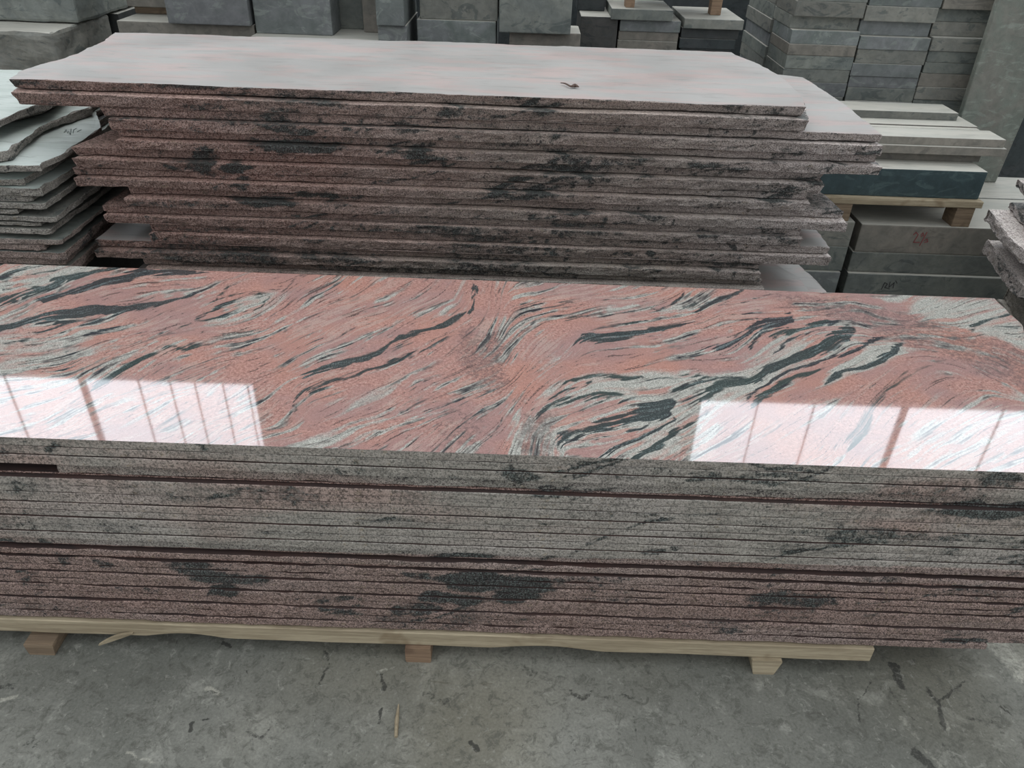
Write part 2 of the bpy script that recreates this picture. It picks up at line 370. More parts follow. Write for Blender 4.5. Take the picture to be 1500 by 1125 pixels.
def block(name, x0, x1, y0, y1, z0, z1, mat, bev=.004, rz=0, rough=0, parent=None, seed=0, dusty=True):
    bm = bmesh.new(); bmesh.ops.create_cube(bm, size=1)
    c = Vector(((x0+x1)/2, (y0+y1)/2, z0))
    for q in bm.verts:
        q.co = Vector((q.co.x*(x1-x0), q.co.y*(y1-y0), (q.co.z+.5)*(z1-z0)))
    bmesh.ops.bevel(bm, geom=bm.edges[:], offset=bev, segments=2, affect='EDGES', profile=.6)
    if rough:
        long_ = [e for e in bm.edges if e.calc_length() > .03]
        bmesh.ops.subdivide_edges(bm, edges=long_, cuts=10, use_grid_fill=True)
        long_ = [e for e in bm.edges if e.calc_length() > .02]
        bmesh.ops.subdivide_edges(bm, edges=long_, cuts=2, use_grid_fill=True)
        bm.normal_update()
        co = np.array([q.co[:] for q in bm.verts]); nn = np.array([q.normal[:] for q in bm.verts])
        d = (fbm(co[:, 0]*8+seed, co[:, 1]*8, co[:, 2]*8, seed, 5)-.5)*rough*2
        for q, dd, no in zip(bm.verts, d, nn):
            if abs(no[2]) > .8: dd *= .12
            q.co += Vector(no)*float(dd)
    if rz:
        bmesh.ops.rotate(bm, verts=bm.verts, cent=(0, 0, 0), matrix=Matrix.Rotation(rz, 3, 'Z'))
    me = bpy.data.meshes.new(name); bm.to_mesh(me); bm.free(); me.materials.append(M[mat])
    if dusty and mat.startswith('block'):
        me.materials.append(M['dusty'])  # upward faces: dust and top light in one pale colour
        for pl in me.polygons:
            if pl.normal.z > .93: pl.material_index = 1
    o = link(name, me, parent); o.location = c if parent is None else c-Vector(parent.location)
    return o

# ---------------------------------------------------------------- structure
def grid_plane(name, x0, x1, y0, y1, z, mat):
    me = bpy.data.meshes.new(name); me.from_pydata([(x0, y0, z), (x1, y0, z), (x1, y1, z), (x0, y1, z), (x0, y0, z-.15), (x1, y0, z-.15), (x1, y1, z-.15), (x0, y1, z-.15)], [],
        [(0, 1, 2, 3), (7, 6, 5, 4), (0, 4, 5, 1), (1, 5, 6, 2), (2, 6, 7, 3), (3, 7, 4, 0)]); me.materials.append(mat)
    return link(name, me)
fxs = np.concatenate([np.linspace(-9.4, -1.6, 12), np.arange(-1.55, 1.56, .004), np.linspace(1.6, 9.4, 12)]); fys = np.concatenate([np.linspace(-3, .75, 6), np.arange(.78, 1.32, .004), np.linspace(1.34, 9.3, 14)])
FX, FY = np.meshgrid(fxs, fys); fV = np.stack([FX, FY, FX*0], -1).reshape(-1, 3); fi = np.arange(FX.size).reshape(FX.shape)
fq = np.stack([fi[:-1, :-1], fi[:-1, 1:], fi[1:, 1:], fi[1:, :-1]], -1).reshape(-1, 4)
GOU = np.zeros(FX.shape); PALE_WEAR = np.zeros(FX.shape)
wfx = FX+(fbm(FX*22, FY*22, 0, 61, 4)-.5)*.03; wfy = FY+(fbm(FX*22, FY*22, 0, 62, 4)-.5)*.03
def fmark(A, pts, w, s_):
    P = [at(x, y, Z=0) for x, y in pts]
    for a, b in zip(P[:-1], P[1:]):
        L2 = (b[0]-a[0])**2+(b[1]-a[1])**2+1e-12; t = np.clip(((wfx-a[0])*(b[0]-a[0])+(wfy-a[1])*(b[1]-a[1]))/L2, 0, 1)
        d = np.hypot(wfx-a[0]-t*(b[0]-a[0]), wfy-a[1]-t*(b[1]-a[1])); A[:] = np.maximum(A, s_*(1-sstep(w*.4, w*1.3, d)))
for pts, w, s_ in (([(1306, 975), (1312, 990), (1320, 1005)], .012, .9), ([(1302, 1008), (1316, 1035), (1338, 1055)], .004, .6), ([(1360, 1015), (1372, 1030), (1385, 1065)], .008, .8), ([(1372, 1030), (1395, 1022), (1415, 1000)], .004, .8),
        ([(1433, 1010), (1455, 1032)], .004, .6), ([(1338, 1100), (1365, 1125)], .012, .8), ([(1275, 1000), (1262, 1030), (1262, 1060)], .003, .7), ([(1420, 1055), (1460, 1060), (1470, 1075)], .008, .5), ([(1385, 1090), (1400, 1105)], .008, .5),
        ([(110, 958), (60, 1015), (0, 1075)], .003, .35), ([(88, 960), (40, 1010)], .003, .3), ([(256, 940), (247, 985), (228, 1035)], .004, .4), ([(0, 1008), (18, 1003)], .012, .6), ([(50, 1085), (58, 1090)], .018, .45), ([(285, 1055), (280, 1072)], .005, 1.0), ([(300, 1052), (312, 1048)], .004, .9),
        ([(360, 1072), (385, 1085), (398, 1068)], .006, .6), ([(300, 1016), (318, 1014)], .005, .7), ([(558, 1038), (556, 1060)], .004, 1.0), ([(558, 985), (562, 1010)], .004, .9), ([(620, 1015), (650, 1028), (665, 1018)], .008, .5), ([(692, 1090), (700, 1102)], .008, 1.0), ([(760, 975), (785, 990)], .012, .5),
        ([(835, 1008), (850, 1022), (868, 1012)], .006, .7), ([(890, 1018), (930, 1022)], .006, .6), ([(205, 920), (240, 925)], .006, .5), ([(325, 942), (338, 950)], .006, .9), ([(470, 950), (478, 975), (470, 1000)], .005, .7), ([(740, 1080), (770, 1095)], .010, .35), ([(830, 1070), (840, 1090)], .008, .4), ([(930, 1050), (930, 1090)], .004, .5)):
    fmark(GOU, pts, w, s_)
for pts, w, s_ in (([(1318, 1050), (1345, 1085), (1378, 1125)], .010, .38), ([(1380, 1050), (1390, 1065)], .010, .5), ([(300, 1010), (320, 1014)], .010, .6), ([(185, 1102), (210, 1105), (232, 1112)], .004, .5), ([(1460, 940), (1500, 985)], .045, .5), ([(880, 960), (905, 985)], .03, .25), ([(0, 1025), (20, 1020)], .006, .6), ([(550, 980), (575, 978)], .003, .5)):
    fmark(PALE_WEAR, pts, w, s_)  # pale scuffs and scratches in the concrete
fme = bpy.data.meshes.new('floor'); fme.from_pydata(fV.tolist(), [], fq.tolist()); fme.materials.append(M['floor'])
fa = fme.color_attributes.new('wear', 'FLOAT_COLOR', 'POINT'); fc = np.ones((len(fV), 4)); fc[:, 0] = GOU.ravel(); fc[:, 1] = PALE_WEAR.ravel(); fa.data.foreach_set('color', fc.ravel())
fl = link('floor', fme); fl['kind'] = 'structure'
# far wall with two high window bands (they show mirrored in the polished slab)
M['wallm'] = mat_plain('painted_hall_wall', lin((96, 98, 98)), .8)
M['pane'] = mat_plain('daylit_window_panel', lin((235, 240, 245)), .3, (0.84, 0.92, 1.0), 4.5)
M['muntin'] = mat_plain('window_bar_metal', lin((150, 152, 154)), .5)
WY0, WY1 = 9.0, 9.2
bmw = bmesh.new()
def addbox(bm, x0, x1, y0, y1, z0, z1):
    r = bmesh.ops.create_cube(bm, size=1)
    for q in r['verts']: q.co = Vector((x0+(q.co.x+.5)*(x1-x0), y0+(q.co.y+.5)*(y1-y0), z0+(q.co.z+.5)*(z1-z0)))
ZW0, ZW1, ZWT = 5.83, 8.0, 8.4
addbox(bmw, -9.4, 9.4, WY0, WY1, 0, ZW0); addbox(bmw, -9.4, 9.4, WY0, WY1, ZW1, ZWT)
addbox(bmw, -3.65, 2.68, WY0, WY1, ZW0, ZW1); addbox(bmw, -9.4, -9.1, WY0, WY1, ZW0, ZW1); addbox(bmw, 9.1, 9.4, WY0, WY1, ZW0, ZW1)
me = bpy.data.meshes.new('wall_back'); bmw.to_mesh(me); bmw.free(); me.materials.append(M['wallm'])
wb = link('wall_back', me); wb['kind'] = 'structure'
def window(n, x0, x1, bars, wide):
    bm = bmesh.new(); addbox(bm, x0, x1, WY0+.09, WY0+.11, ZW0, ZW1)
    me = bpy.data.meshes.new('window_%d' % n); bm.to_mesh(me); bm.free(); me.materials.append(M['pane'])
    o = link('window_%d' % n, me); o['kind'] = 'structure'
    bm = bmesh.new()
    for b in bars: addbox(bm, b-.006, b+.006, WY0+.05, WY0+.088, ZW0, ZW1)
    for b in wide: addbox(bm, b-.045, b+.045, WY0+.04, WY0+.088, ZW0, ZW1)
    me = bpy.data.meshes.new('window_bars'); bm.to_mesh(me); bm.free(); me.materials.append(M['muntin'])
    link('window_bars', me, o)
window(1, -9.1, -3.65, (-8.2, -7.2, -5.3, -4.85, -4.5, -4.1, -3.75), (-6.1,))
window(2, 2.68, 9.1, (3.5, 4.3, 6.98, 7.8, 8.5), (5.58,))

# ---------------------------------------------------------------- the polished top slab: figure of the stone
VX0, VX1, VY0, VY1 = -380, 1960, 368, 724
gw, gh = VX1-VX0, VY1-VY0
XX, YY = np.meshgrid(np.arange(VX0, VX1).astype(float), np.arange(VY0, VY1).astype(float))
w1 = (fbm(XX/34, YY/14, 0, 3, 5)-.5); w2 = (fbm(XX/34, YY/14, 0, 7, 5)-.5)
XW = XX+w1*30; YW = YY+w2*12
DARK = np.zeros((gh, gw)); PALE = np.zeros((gh, gw)); GREEN = np.zeros((gh, gw)); SPECK = np.zeros((gh, gw))
FC = np.zeros((gh, gw)); FS = np.zeros((gh, gw)); FWt = np.zeros((gh, gw))
def seg_field(pts, wid):
    """min over the line of (distance - half width), and the direction of the nearest piece"""
    best = np.full((gh, gw), 1e9); cc = np.zeros((gh, gw)); ss = np.zeros((gh, gw))
    for (ax, ay), (bx, by), wa, wb_ in zip(pts[:-1], pts[1:], wid[:-1], wid[1:]):
        L2 = (bx-ax)**2+(by-ay)**2+1e-9
        t = np.clip(((XW-ax)*(bx-ax)+(YW-ay)*(by-ay))/L2, 0, 1)
        d = np.hypot(XW-ax-t*(bx-ax), YW-ay-t*(by-ay)) - .5*(wa+(wb_-wa)*t)
        k = d < best; best = np.where(k, d, best)
        an = 2*math.atan2(by-ay, bx-ax); cc = np.where(k, cos(an), cc); ss = np.where(k, sin(an), ss)
    return best, cc, ss
def crv(pts, n=5):
    """Catmull-Rom through the points"""
    p = [pts[0]]+list(pts)+[pts[-1]]; out = []
    for i in range(1, len(p)-2):
        a, b, c, d = (np.array(q, float) for q in p[i-1:i+3])
        for j in range(n):
            t = j/n; out.append(.5*((2*b)+(-a+c)*t+(2*a-5*b+4*c-d)*t*t+(-a+3*b-3*c+d)*t**3))
    out.append(np.array(p[-2], float)); return out
def stroke(kind, pts, wid, s=1.0, g=.5, fe=2.5, flow=22):
    global DARK, PALE, GREEN
    q = crv([tuple(map(float, a)) for a in pts], 3) if len(pts) > 2 else [np.array(a, float) for a in pts]
    if isinstance(wid, (int, float)): wid = [wid]*len(pts)
    wq = np.interp(np.linspace(0, len(pts)-1, len(q)), np.arange(len(pts)), wid)
    d, cc, ss = seg_field([tuple(a) for a in q], list(wq))
    f = (1-sstep(-fe, fe, d))*s
    if kind == 'D': DARK = np.maximum(DARK, f); GREEN = np.where(f > .2, g, GREEN); 
    elif kind == 'P': PALE = np.maximum(PALE, f); DARK = DARK*(1-f*.9)
    elif kind == 'K': PALE = PALE*(1-f); DARK = DARK*(1-f)      # clean pink
    w = np.exp(-(np.maximum(d, 0)/flow)**2)
    FC[:] += cc*w; FS[:] += ss*w; FWt[:] += w
def poly(kind, pts, s=1.0, g=.5, fe=3.0):
    global DARK, PALE, GREEN, SPECK
    inside = np.zeros((gh, gw), bool); n = len(pts); dm = np.full((gh, gw), 1e9)
    for i in range(n):
        ax, ay = pts[i]; bx, by = pts[(i+1) % n]
        c = ((ay > YW) != (by > YW)) & (XW < (bx-ax)*(YW-ay)/(by-ay+1e-9)+ax); inside ^= c
        L2 = (bx-ax)**2+(by-ay)**2+1e-9; t = np.clip(((XW-ax)*(bx-ax)+(YW-ay)*(by-ay))/L2, 0, 1)
        dm = np.minimum(dm, np.hypot(XW-ax-t*(bx-ax), YW-ay-t*(by-ay)))
    d = np.where(inside, -dm, dm); f = (1-sstep(-fe, fe, d))*s
    if kind == 'D': DARK = np.maximum(DARK, f); GREEN = np.where(f > .2, g, GREEN)
    elif kind == 'P': PALE = np.maximum(PALE, f)
    elif kind == 'K': PALE = PALE*(1-f); DARK = DARK*(1-f)
    elif kind == 'S': SPECK = np.maximum(SPECK, f)
# broad pale / mottled grounds
poly('P', [(-380, 368), (190, 368), (150, 395), (60, 430), (-380, 520)], .8)
poly('P', [(-100, 455), (70, 448), (150, 470), (200, 455), (120, 500), (90, 540), (40, 566), (-380, 600)], .62, fe=10)
poly('P', [(60, 525), (150, 500), (210, 500), (300, 500), (180, 560), (60, 570)], .45, fe=10)
poly('P', [(300, 470), (360, 440), (400, 420), (420, 432), (380, 462), (310, 478)], .5, fe=6)
poly('P', [(400, 655), (520, 620), (600, 600), (520, 655), (460, 668)], .55, fe=8)
poly('P', [(470, 590), (560, 560), (640, 520), (560, 580), (500, 600)], .6, fe=6)
poly('P', [(755, 608), (800, 568), (850, 548), (950, 543), (1040, 546), (1100, 545), (1140, 560), (1060, 600), (1030, 680), (740, 672)], .78, fe=6)
poly('P', [(900, 425), (1150, 436), (1080, 452), (960, 460), (880, 450)], .42, fe=10)
poly('P', [(1285, 430), (1465, 438), (1520, 490), (1600, 560), (1410, 490), (1340, 462)], .8, fe=7)
poly('P', [(1090, 520), (1140, 486), (1215, 455), (1262, 470), (1262, 500), (1200, 535), (1120, 570), (1080, 590)], .6, fe=6)
poly('P', [(1195, 566), (1233, 533), (1273, 505), (1330, 498), (1330, 520), (1270, 545)], .8, fe=4)
poly('P', [(1160, 450), (1200, 455), (1220, 470), (1165, 478)], .5, fe=5)
poly('P', [(1350, 600), (1460, 570), (1700, 600), (1700, 724), (1300, 724)], .3, fe=15)
poly('P', [(790, 495), (815, 500), (838, 515), (815, 545), (790, 535)], .45, fe=8)
# left corner bands
stroke('D', [(-200, 470), (0, 440), (33, 430), (83, 413), (133, 400), (180, 391)], [9, 9, 9, 9, 8, 5], 1, .6)
stroke('D', [(-150, 440), (0, 413), (67, 397), (110, 388)], [4, 4, 4, 2], .8, .6)
stroke('D', [(-100, 415), (10, 399), (60, 388)], [4, 4, 2], .8, .5)
stroke('D', [(-150, 460), (0, 426), (60, 410), (120, 398)], [2, 3, 3, 2], .7, .4)
stroke('K', [(-200, 490), (0, 452), (50, 438), (100, 419), (143, 403), (187, 393)], [8, 8, 8, 8, 8, 5])
stroke('D', [(67, 440), (117, 425), (167, 411), (220, 401), (270, 398), (308, 398)], [8, 12, 14, 13, 9, 2], 1, .25)
stroke('P', [(60, 449), (117, 436), (200, 419), (250, 407), (310, 400)], 1.5, .9)
stroke('P', [(120, 414), (160, 403), (200, 395)], 1.2, .8)
stroke('D', [(-300, 530), (-100, 500), (10, 478), (60, 466), (110, 458), (160, 453), (207, 447), (250, 439), (290, 430)], [12, 10, 8, 14, 17, 13, 9, 6, 3], .95, .35)
stroke('D', [(70, 485), (110, 474), (150, 468)], [14, 14, 6], .75, .3, fe=6)
stroke('D', [(30, 500), (60, 488), (90, 480)], [8, 10, 6], .6, .3, fe=5)
stroke('D', [(-150, 540), (0, 522), (60, 518), (120, 505)], [6, 6, 8, 4], .6, .2, fe=5)
stroke('D', [(-100, 565), (30, 545), (90, 540), (120, 530)], [6, 6, 8, 4], .6, .2, fe=5)
stroke('D', [(0, 500), (30, 505), (70, 500)], [4, 6, 3], .6, .3, fe=4)
stroke('D', [(140, 566), (183, 541), (233, 517), (267, 507), (328, 505)], [13, 12, 10, 7, 2], .72, .7, fe=4)
stroke('D', [(287, 467), (317, 450), (350, 437), (393, 429)], [3, 4, 3, 2], .85, .6)
stroke('D', [(283, 471), (333, 460), (377, 449), (397, 431), (380, 428), (335, 430)], [3, 5, 5, 4, 3, 2], .7, .7)
stroke('D', [(240, 490), (290, 462), (312, 440), (345, 418)], [2, 3, 3, 3], .75, .6)
stroke('D', [(60, 520), (120, 495), (180, 475), (240, 462), (290, 448)], 2, .6, .1)
stroke('D', [(90, 520), (150, 500), (220, 485), (260, 478)], 2, .6, .1)
stroke('D', [(410, 425), (440, 408), (462, 402)], [3, 6, 3], .6, .3)
# middle dark feathers
stroke('D', [(440, 552), (483, 540), (523, 527), (557, 514), (587, 495), (613, 484), (653, 474), (683, 463), (691, 445), (694, 417)], [6, 12, 12, 9, 6, 7, 9, 9, 6, 9], .88, .5)
stroke('D', [(427, 600), (450, 570), (483, 560), (517, 550), (560, 537), (600, 521), (640, 502), (667, 490)], [3, 9, 9, 7, 5, 8, 5, 2], .72, .5)
stroke('P', [(470, 549), (540, 532), (600, 512), (660, 485), (688, 470)], 2.5, .7)
stroke('D', [(600, 573), (627, 560), (660, 550), (720, 540)], [4, 4, 3, 2], .6, .8)
stroke('D', [(540, 615), (580, 605), (620, 600), (667, 588), (700, 577), (743, 560)], 1.8, .75, .2)
stroke('D', [(400, 655), (450, 643), (510, 627), (553, 610), (590, 585)], 1.8, .6, .3)
stroke('D', [(667, 628), (693, 603), (715, 592)], [3, 5, 3], .6, .3)
stroke('D', [(705, 650), (733, 620), (747, 597), (753, 583)], [2, 3, 3, 2], .65, .6)
stroke('D', [(733, 420), (730, 453), (720, 480), (712, 503)], [6, 3, 3, 2], .6, .5)
stroke('D', [(777, 497), (753, 520), (743, 540)], [2, 3, 3], .6, .5)
stroke('D', [(763, 443), (800, 442), (843, 444)], 2, .7, .3); stroke('D', [(828, 468), (858, 464)], [5, 3], .7, .7)
stroke('D', [(380, 530), (440, 505), (500, 485), (560, 470)], 1.5, .6, .2); stroke('D', [(400, 570), (470, 530), (520, 500)], 1.5, .5, .2)
poly('S', [(670, 480), (740, 480), (745, 570), (700, 575), (665, 520)], 1, fe=18)
poly('S', [(650, 590), (720, 600), (700, 665), (640, 660)], .7, fe=18)
# lens
stroke('D', [(843, 506), (852, 498), (880, 493), (920, 488), (960, 481), (1015, 472)], [7, 15, 15, 12, 8, 2], 1, .45)
stroke('P', [(838, 511), (842, 496), (870, 485), (930, 478)], 1.4, .8); stroke('D', [(837, 515), (813, 531)], 4, .6, .4)
stroke('P', [(850, 502), (900, 495), (950, 487)], .8, .5)
# brown-grey wedge
poly('D', [(1030, 507), (1067, 491), (1107, 472), (1155, 456), (1161, 470), (1107, 485), (1080, 504), (1062, 516), (1035, 511)], .98, .1, 2)
# right fan of bands
stroke('D', [(1098, 510), (1116, 490), (1153, 478), (1188, 471), (1215, 459)], [3, 4, 3, 3, 3], .95, .2)
stroke('D', [(1130, 497), (1148, 488), (1180, 479), (1222, 465)], [5, 9, 9, 7], .9, .7)
stroke('D', [(1132, 517), (1167, 497), (1207, 480), (1236, 468)], [4, 5, 5, 4], .9, .1)
poly('D', [(1096, 560), (1135, 532), (1175, 513), (1212, 492), (1246, 472), (1256, 481), (1244, 500), (1215, 516), (1175, 529), (1132, 545), (1104, 562)], 1, .5, 2.5)
stroke('P', [(1180, 524), (1215, 508), (1240, 490)], 1, .5)
stroke('D', [(1036, 584), (1053, 566), (1093, 557), (1122, 546)], [10, 14, 9, 5], .8, .7, fe=4)
stroke('D', [(1098, 580), (1140, 552), (1193, 532), (1247, 513), (1299, 492)], [4, 5, 5, 5, 4], .95, .1)
stroke('D', [(1105, 590), (1140, 568), (1175, 549), (1210, 540)], [14, 12, 8, 4], .78, .8, fe=3)
stroke('D', [(1202, 562), (1239, 548), (1273, 535), (1303, 521), (1330, 503)], [3, 6, 7, 9, 7], .95, .4)
stroke('D', [(1250, 640), (1284, 585), (1303, 567), (1327, 553), (1353, 540), (1390, 526)], [34, 22, 14, 10, 8, 3], .6, .8, fe=6)
# broad grainy pink band crossing the fan
stroke('K', [(1130, 434), (1200, 452), (1290, 474), (1400, 500), (1520, 548), (1700, 600)], [10, 24, 34, 40, 50, 60], 1, fe=4)
poly('S', [(1130, 430), (1250, 440), (1400, 478), (1560, 530), (1700, 600), (1600, 620), (1400, 530), (1250, 480), (1160, 450)], .9, fe=10)
stroke('D', [(1200, 455), (1265, 479), (1327, 500), (1388, 524), (1473, 559), (1600, 610)], 1.5, .6, 0)
stroke('D', [(1415, 485), (1441, 472), (1475, 459)], [4, 9, 5], .8, .6); stroke('D', [(1455, 482), (1500, 476)], [3, 6], .6, .4)
stroke('D', [(1345, 458), (1380, 448), (1430, 440)], 2, .7, .2); stroke('D', [(1360, 463), (1400, 462), (1440, 450)], 2, .6, .3); stroke('D', [(1300, 440), (1330, 442), (1350, 436)], 2, .6, .3)
# streaks along the far edge
stroke('D', [(965, 452), (992, 436), (1003, 426)], [6, 6, 4], .7, .3); stroke('D', [(1027, 452), (1053, 440), (1082, 427)], [4, 7, 5], .8, .3)
stroke('D', [(1053, 450), (1107, 438), (1146, 430)], [3, 4, 2], .7, .2); stroke('D', [(985, 478), (1067, 464), (1147, 451), (1190, 440)], 2, .7, 0)
stroke('D', [(930, 470), (990, 455), (1030, 440)], 3, .55, .6); stroke('D', [(880, 440), (920, 432), (945, 425)], 3, .5, .4)
# great fold
stroke('D', [(798, 572), (827, 557), (861, 552), (907, 552), (946, 554)], [3, 4, 8, 8, 3], .75, .7)
stroke('D', [(960, 556), (1000, 550), (1060, 552)], [3, 5, 4], .7, .7); stroke('D', [(985, 570), (1030, 558), (1090, 552)], [3, 5, 4], .7, .5)
stroke('D', [(770, 600), (800, 592), (840, 584), (880, 577), (918, 580)], [5, 8, 12, 12, 4], .75, .7)
stroke('K', [(821, 611), (867, 596), (915, 587)], [5, 8, 5], .9); stroke('K', [(940, 577), (985, 573)], [5, 8], .9); stroke('K', [(1000, 586), (1022, 580)], [12, 12], .9)
stroke('D', [(808, 624), (848, 609), (888, 600), (935, 583)], [2, 3, 3, 3], .95, .2)
poly('D', [(805, 647), (816, 632), (853, 621), (907, 605), (949, 588), (987, 584), (996, 592), (981, 608), (949, 618), (907, 627), (867, 633), (827, 639)], 1, .4, 2.5)
stroke('P', [(815, 630), (850, 618), (905, 602), (940, 592)], 1.6, .75); stroke('P', [(840, 636), (910, 622), (965, 608)], 1.2, .6)
stroke('D', [(893, 655), (933, 641), (965, 628), (983, 610)], [6, 7, 6, 4], .95, .3)
stroke('D', [(870, 644), (920, 636), (955, 622)], 2.5, .9, .2); stroke('D', [(905, 664), (945, 650), (975, 632)], 2, .8, .3)
stroke('D', [(925, 672), (973, 646), (1019, 616), (1050, 595)], [9, 8, 7, 5], .85, .6)
stroke('P', [(960, 640), (985, 620), (1012, 602)], [4, 9, 9], .9); stroke('K', [(985, 672), (1012, 658)], [14, 6], .9)
poly('K', [(806, 668), (808, 655), (835, 648), (868, 650), (880, 658), (876, 668)], 1, fe=2)
stroke('D', [(806, 672), (808, 648), (840, 642), (875, 647), (886, 657), (876, 672)], 3, .9, .2)
stroke('D', [(774, 614), (793, 598), (820, 577), (867, 557)], [3, 9, 6, 3], .85, .5)
stroke('D', [(790, 612), (784, 630), (787, 668)], [18, 18, 22], .52, .2, fe=8)
poly('S', [(765, 605), (812, 600), (806, 672), (762, 672)], 1, fe=8)
stroke('P', [(765, 610), (756, 640), (752, 672)], [6, 12, 16], .8, fe=5)
# flow direction of the grain
ang0 = np.where(XX < 640, -.42, np.where(XX < 780, -.75, -.50)).astype(float)
ang0 = np.interp(XX[0], [-380, 0, 350, 600, 700, 800, 1000, 1200, 1960], [-.25, -.34, -.50, -.55, -.80, -.62, -.42, -.55, -.55])[None, :]*np.ones((gh, 1))
ang0 = np.where((YY-430) < (XX-1150)*.33+38, np.where((YY-430) > (XX-1150)*.33-14, np.where(XX > 1180, .33, ang0), ang0), ang0)
FC += np.cos(2*ang0)*.35; FS += np.sin(2*ang0)*.35
TH_ = .5*np.arctan2(FS, FC)
TH_ += (fbm(XX/45, YY/22, 0, 60, 3)-.5)*.7
DX, DY = np.cos(TH_), np.sin(TH_)
rng = np.random.RandomState(4)
def blur(a, k):
    for ax in (0, 1):
        acc = 0
        for s_ in range(-k, k+1): acc = acc+np.roll(a, s_, ax)
        a = acc/(2*k+1)
    return a
def lic(nz, L, step):
    acc = nz.copy(); cnt = 1
    for sg in (1, -1):
        x = XX-VX0; y = YY-VY0
        dxp, dyp = DX*sg, DY*sg
        for i in range(L):
            x = np.clip(x+dxp*step, 0, gw-1.001); y = np.clip(y+dyp*step, 0, gh-1.001)
            xi = x.astype(int); yi = y.astype(int)
            nx, ny = DX[yi, xi], DY[yi, xi]; s2 = np.sign(nx*dxp+ny*dyp); s2[s2 == 0] = 1; dxp, dyp = nx*s2, ny*s2
            fx = x-xi; fy = y-yi
            acc += (nz[yi, xi]*(1-fx)+nz[yi, xi+1]*fx)*(1-fy)+(nz[yi+1, xi]*(1-fx)+nz[yi+1, xi+1]*fx)*fy; cnt += 1
    a = acc/cnt; a = (a-a.mean())/(a.std()+1e-9); return np.clip(.5+a*.2, 0, 1)
STREAK = lic(rng.rand(gh, gw), 22, 1.0)
COARSE = lic(blur(rng.rand(gh, gw), 2), 34, 1.4)
# the painted-in grounds are drawn out along the flow so that they feather into each other
def drag(A, L):
    acc = A.copy(); cnt = 1
    for sg in (1, -1):
        x = XX-VX0; y = YY-VY0; dxp, dyp = DX*sg, DY*sg
        for i in range(L):
            x = np.clip(x+dxp*2+JX*sg, 0, gw-1.001); y = np.clip(y+dyp*2+JY*sg, 0, gh-1.001); xi = x.astype(int); yi = y.astype(int)
            nx, ny = DX[yi, xi], DY[yi, xi]; s2 = np.sign(nx*dxp+ny*dyp); s2[s2 == 0] = 1; dxp, dyp = nx*s2, ny*s2
            acc += A[yi, xi]; cnt += 1
    return acc/cnt
J_ = (STREAK-.5)*1.6; JX = DX*J_; JY = DY*J_
PALE = .35*PALE+.65*np.clip(drag(PALE, 9), 0, 1)
sh = (STREAK-.5)*24+(COARSE-.5)*22
def shift(A):
    x = np.clip(XX-VX0+DX*sh, 0, gw-1).astype(int); y = np.clip(YY-VY0+DY*sh, 0, gh-1).astype(int); return A[y, x]
PALE = .5*PALE+.5*shift(PALE); DARK = .45*DARK+.55*shift(DARK); GREEN = shift(GREEN)
AMP = sstep(.35, .65, fbm(XX/60, YY/30, 0, 21, 3)); STREAK = np.clip(.5+(STREAK-.5)*(.55+.8*AMP), 0, 1); COARSE = (COARSE-.5)*(.4+AMP)
mask = sstep(.38, .62, fbm(XX/70, YY/28, 0, 90, 3))*np.interp(XX, [-380, 700, 900, 1300, 1960], [1, 1, .6, .5, .6])
sp_ = (rng.rand(gh, gw) < .0022*(.25+1.6*mask)).astype(float); pass
def rawlic(nz, L, step):
    acc = nz.copy()
    for sg in (1, -1):
        x = XX-VX0; y = YY-VY0; dxp, dyp = DX*sg, DY*sg
        for i in range(L):
            x = np.clip(x+dxp*step, 0, gw-1.001); y = np.clip(y+dyp*step, 0, gh-1.001); xi = x.astype(int); yi = y.astype(int)
            nx, ny = DX[yi, xi], DY[yi, xi]; s2 = np.sign(nx*dxp+ny*dyp); s2[s2 == 0] = 1; dxp, dyp = nx*s2, ny*s2
            acc += nz[yi, xi]*(1-i/L)
    return acc
LINES = np.clip(rawlic(sp_, 18, 1.0)*.9, 0, 1)
LINES = np.maximum(LINES, np.clip(rawlic((rng.rand(gh, gw) < .0005*(.2+1.8*mask)).astype(float), 44, 1.0)*1.3, 0, 1))
TONE = fbm(XX/90, YY/30, 0, 44, 4)
# carry the figure onto a fine grid of the slab's face
XL, XR, YF, YB, ZT = -1.362, 1.262, 1.12, 1.845, .602
GX, GY = 1500, 400
gx = np.linspace(0, 1, GX); gy = np.linspace(0, 1, GY)
U_, V_ = np.meshgrid(gx, gy)
Yg = YF+(YB-YF)*V_
xr = XR - .045*sstep(1.72, 1.60, Yg)+.008*(fbm(Yg*12, 1.0, 0, 4, 3)-.5)*2 - .0*Yg
xl = XL + .006*(fbm(Yg*12, 7.0, 0, 4, 3)-.5)*2 + .02*sstep(1.80, 1.845, Yg)
Xg = xl+(xr-xl)*U_
Pw = np.stack([Xg, Yg, np.full_like(Xg, ZT-CH)], -1)
cz = Pw@FW; PXg = 750+F_PX*(Pw@RT)/cz; PYg = 562.5-F_PX*(Pw@UP)/cz
def samp(A):
    x = np.clip(PXg-VX0, 0, gw-1.001); y = np.clip(PYg-VY0, 0, gh-1.001); xi = x.astype(int); yi = y.astype(int); fx = x-xi; fy = y-yi
    return ((A[yi, xi]*(1-fx)+A[yi, xi+1]*fx)*(1-fy)+(A[yi+1, xi]*(1-fx)+A[yi+1, xi+1]*fx)*fy).ravel()
topV = np.stack([Xg, Yg, np.full_like(Xg, ZT)], -1).reshape(-1, 3)
idx = np.arange(GX*GY).reshape(GY, GX)
quads = np.stack([idx[:-1, :-1], idx[:-1, 1:], idx[1:, 1:], idx[1:, :-1]], -1).reshape(-1, 4)
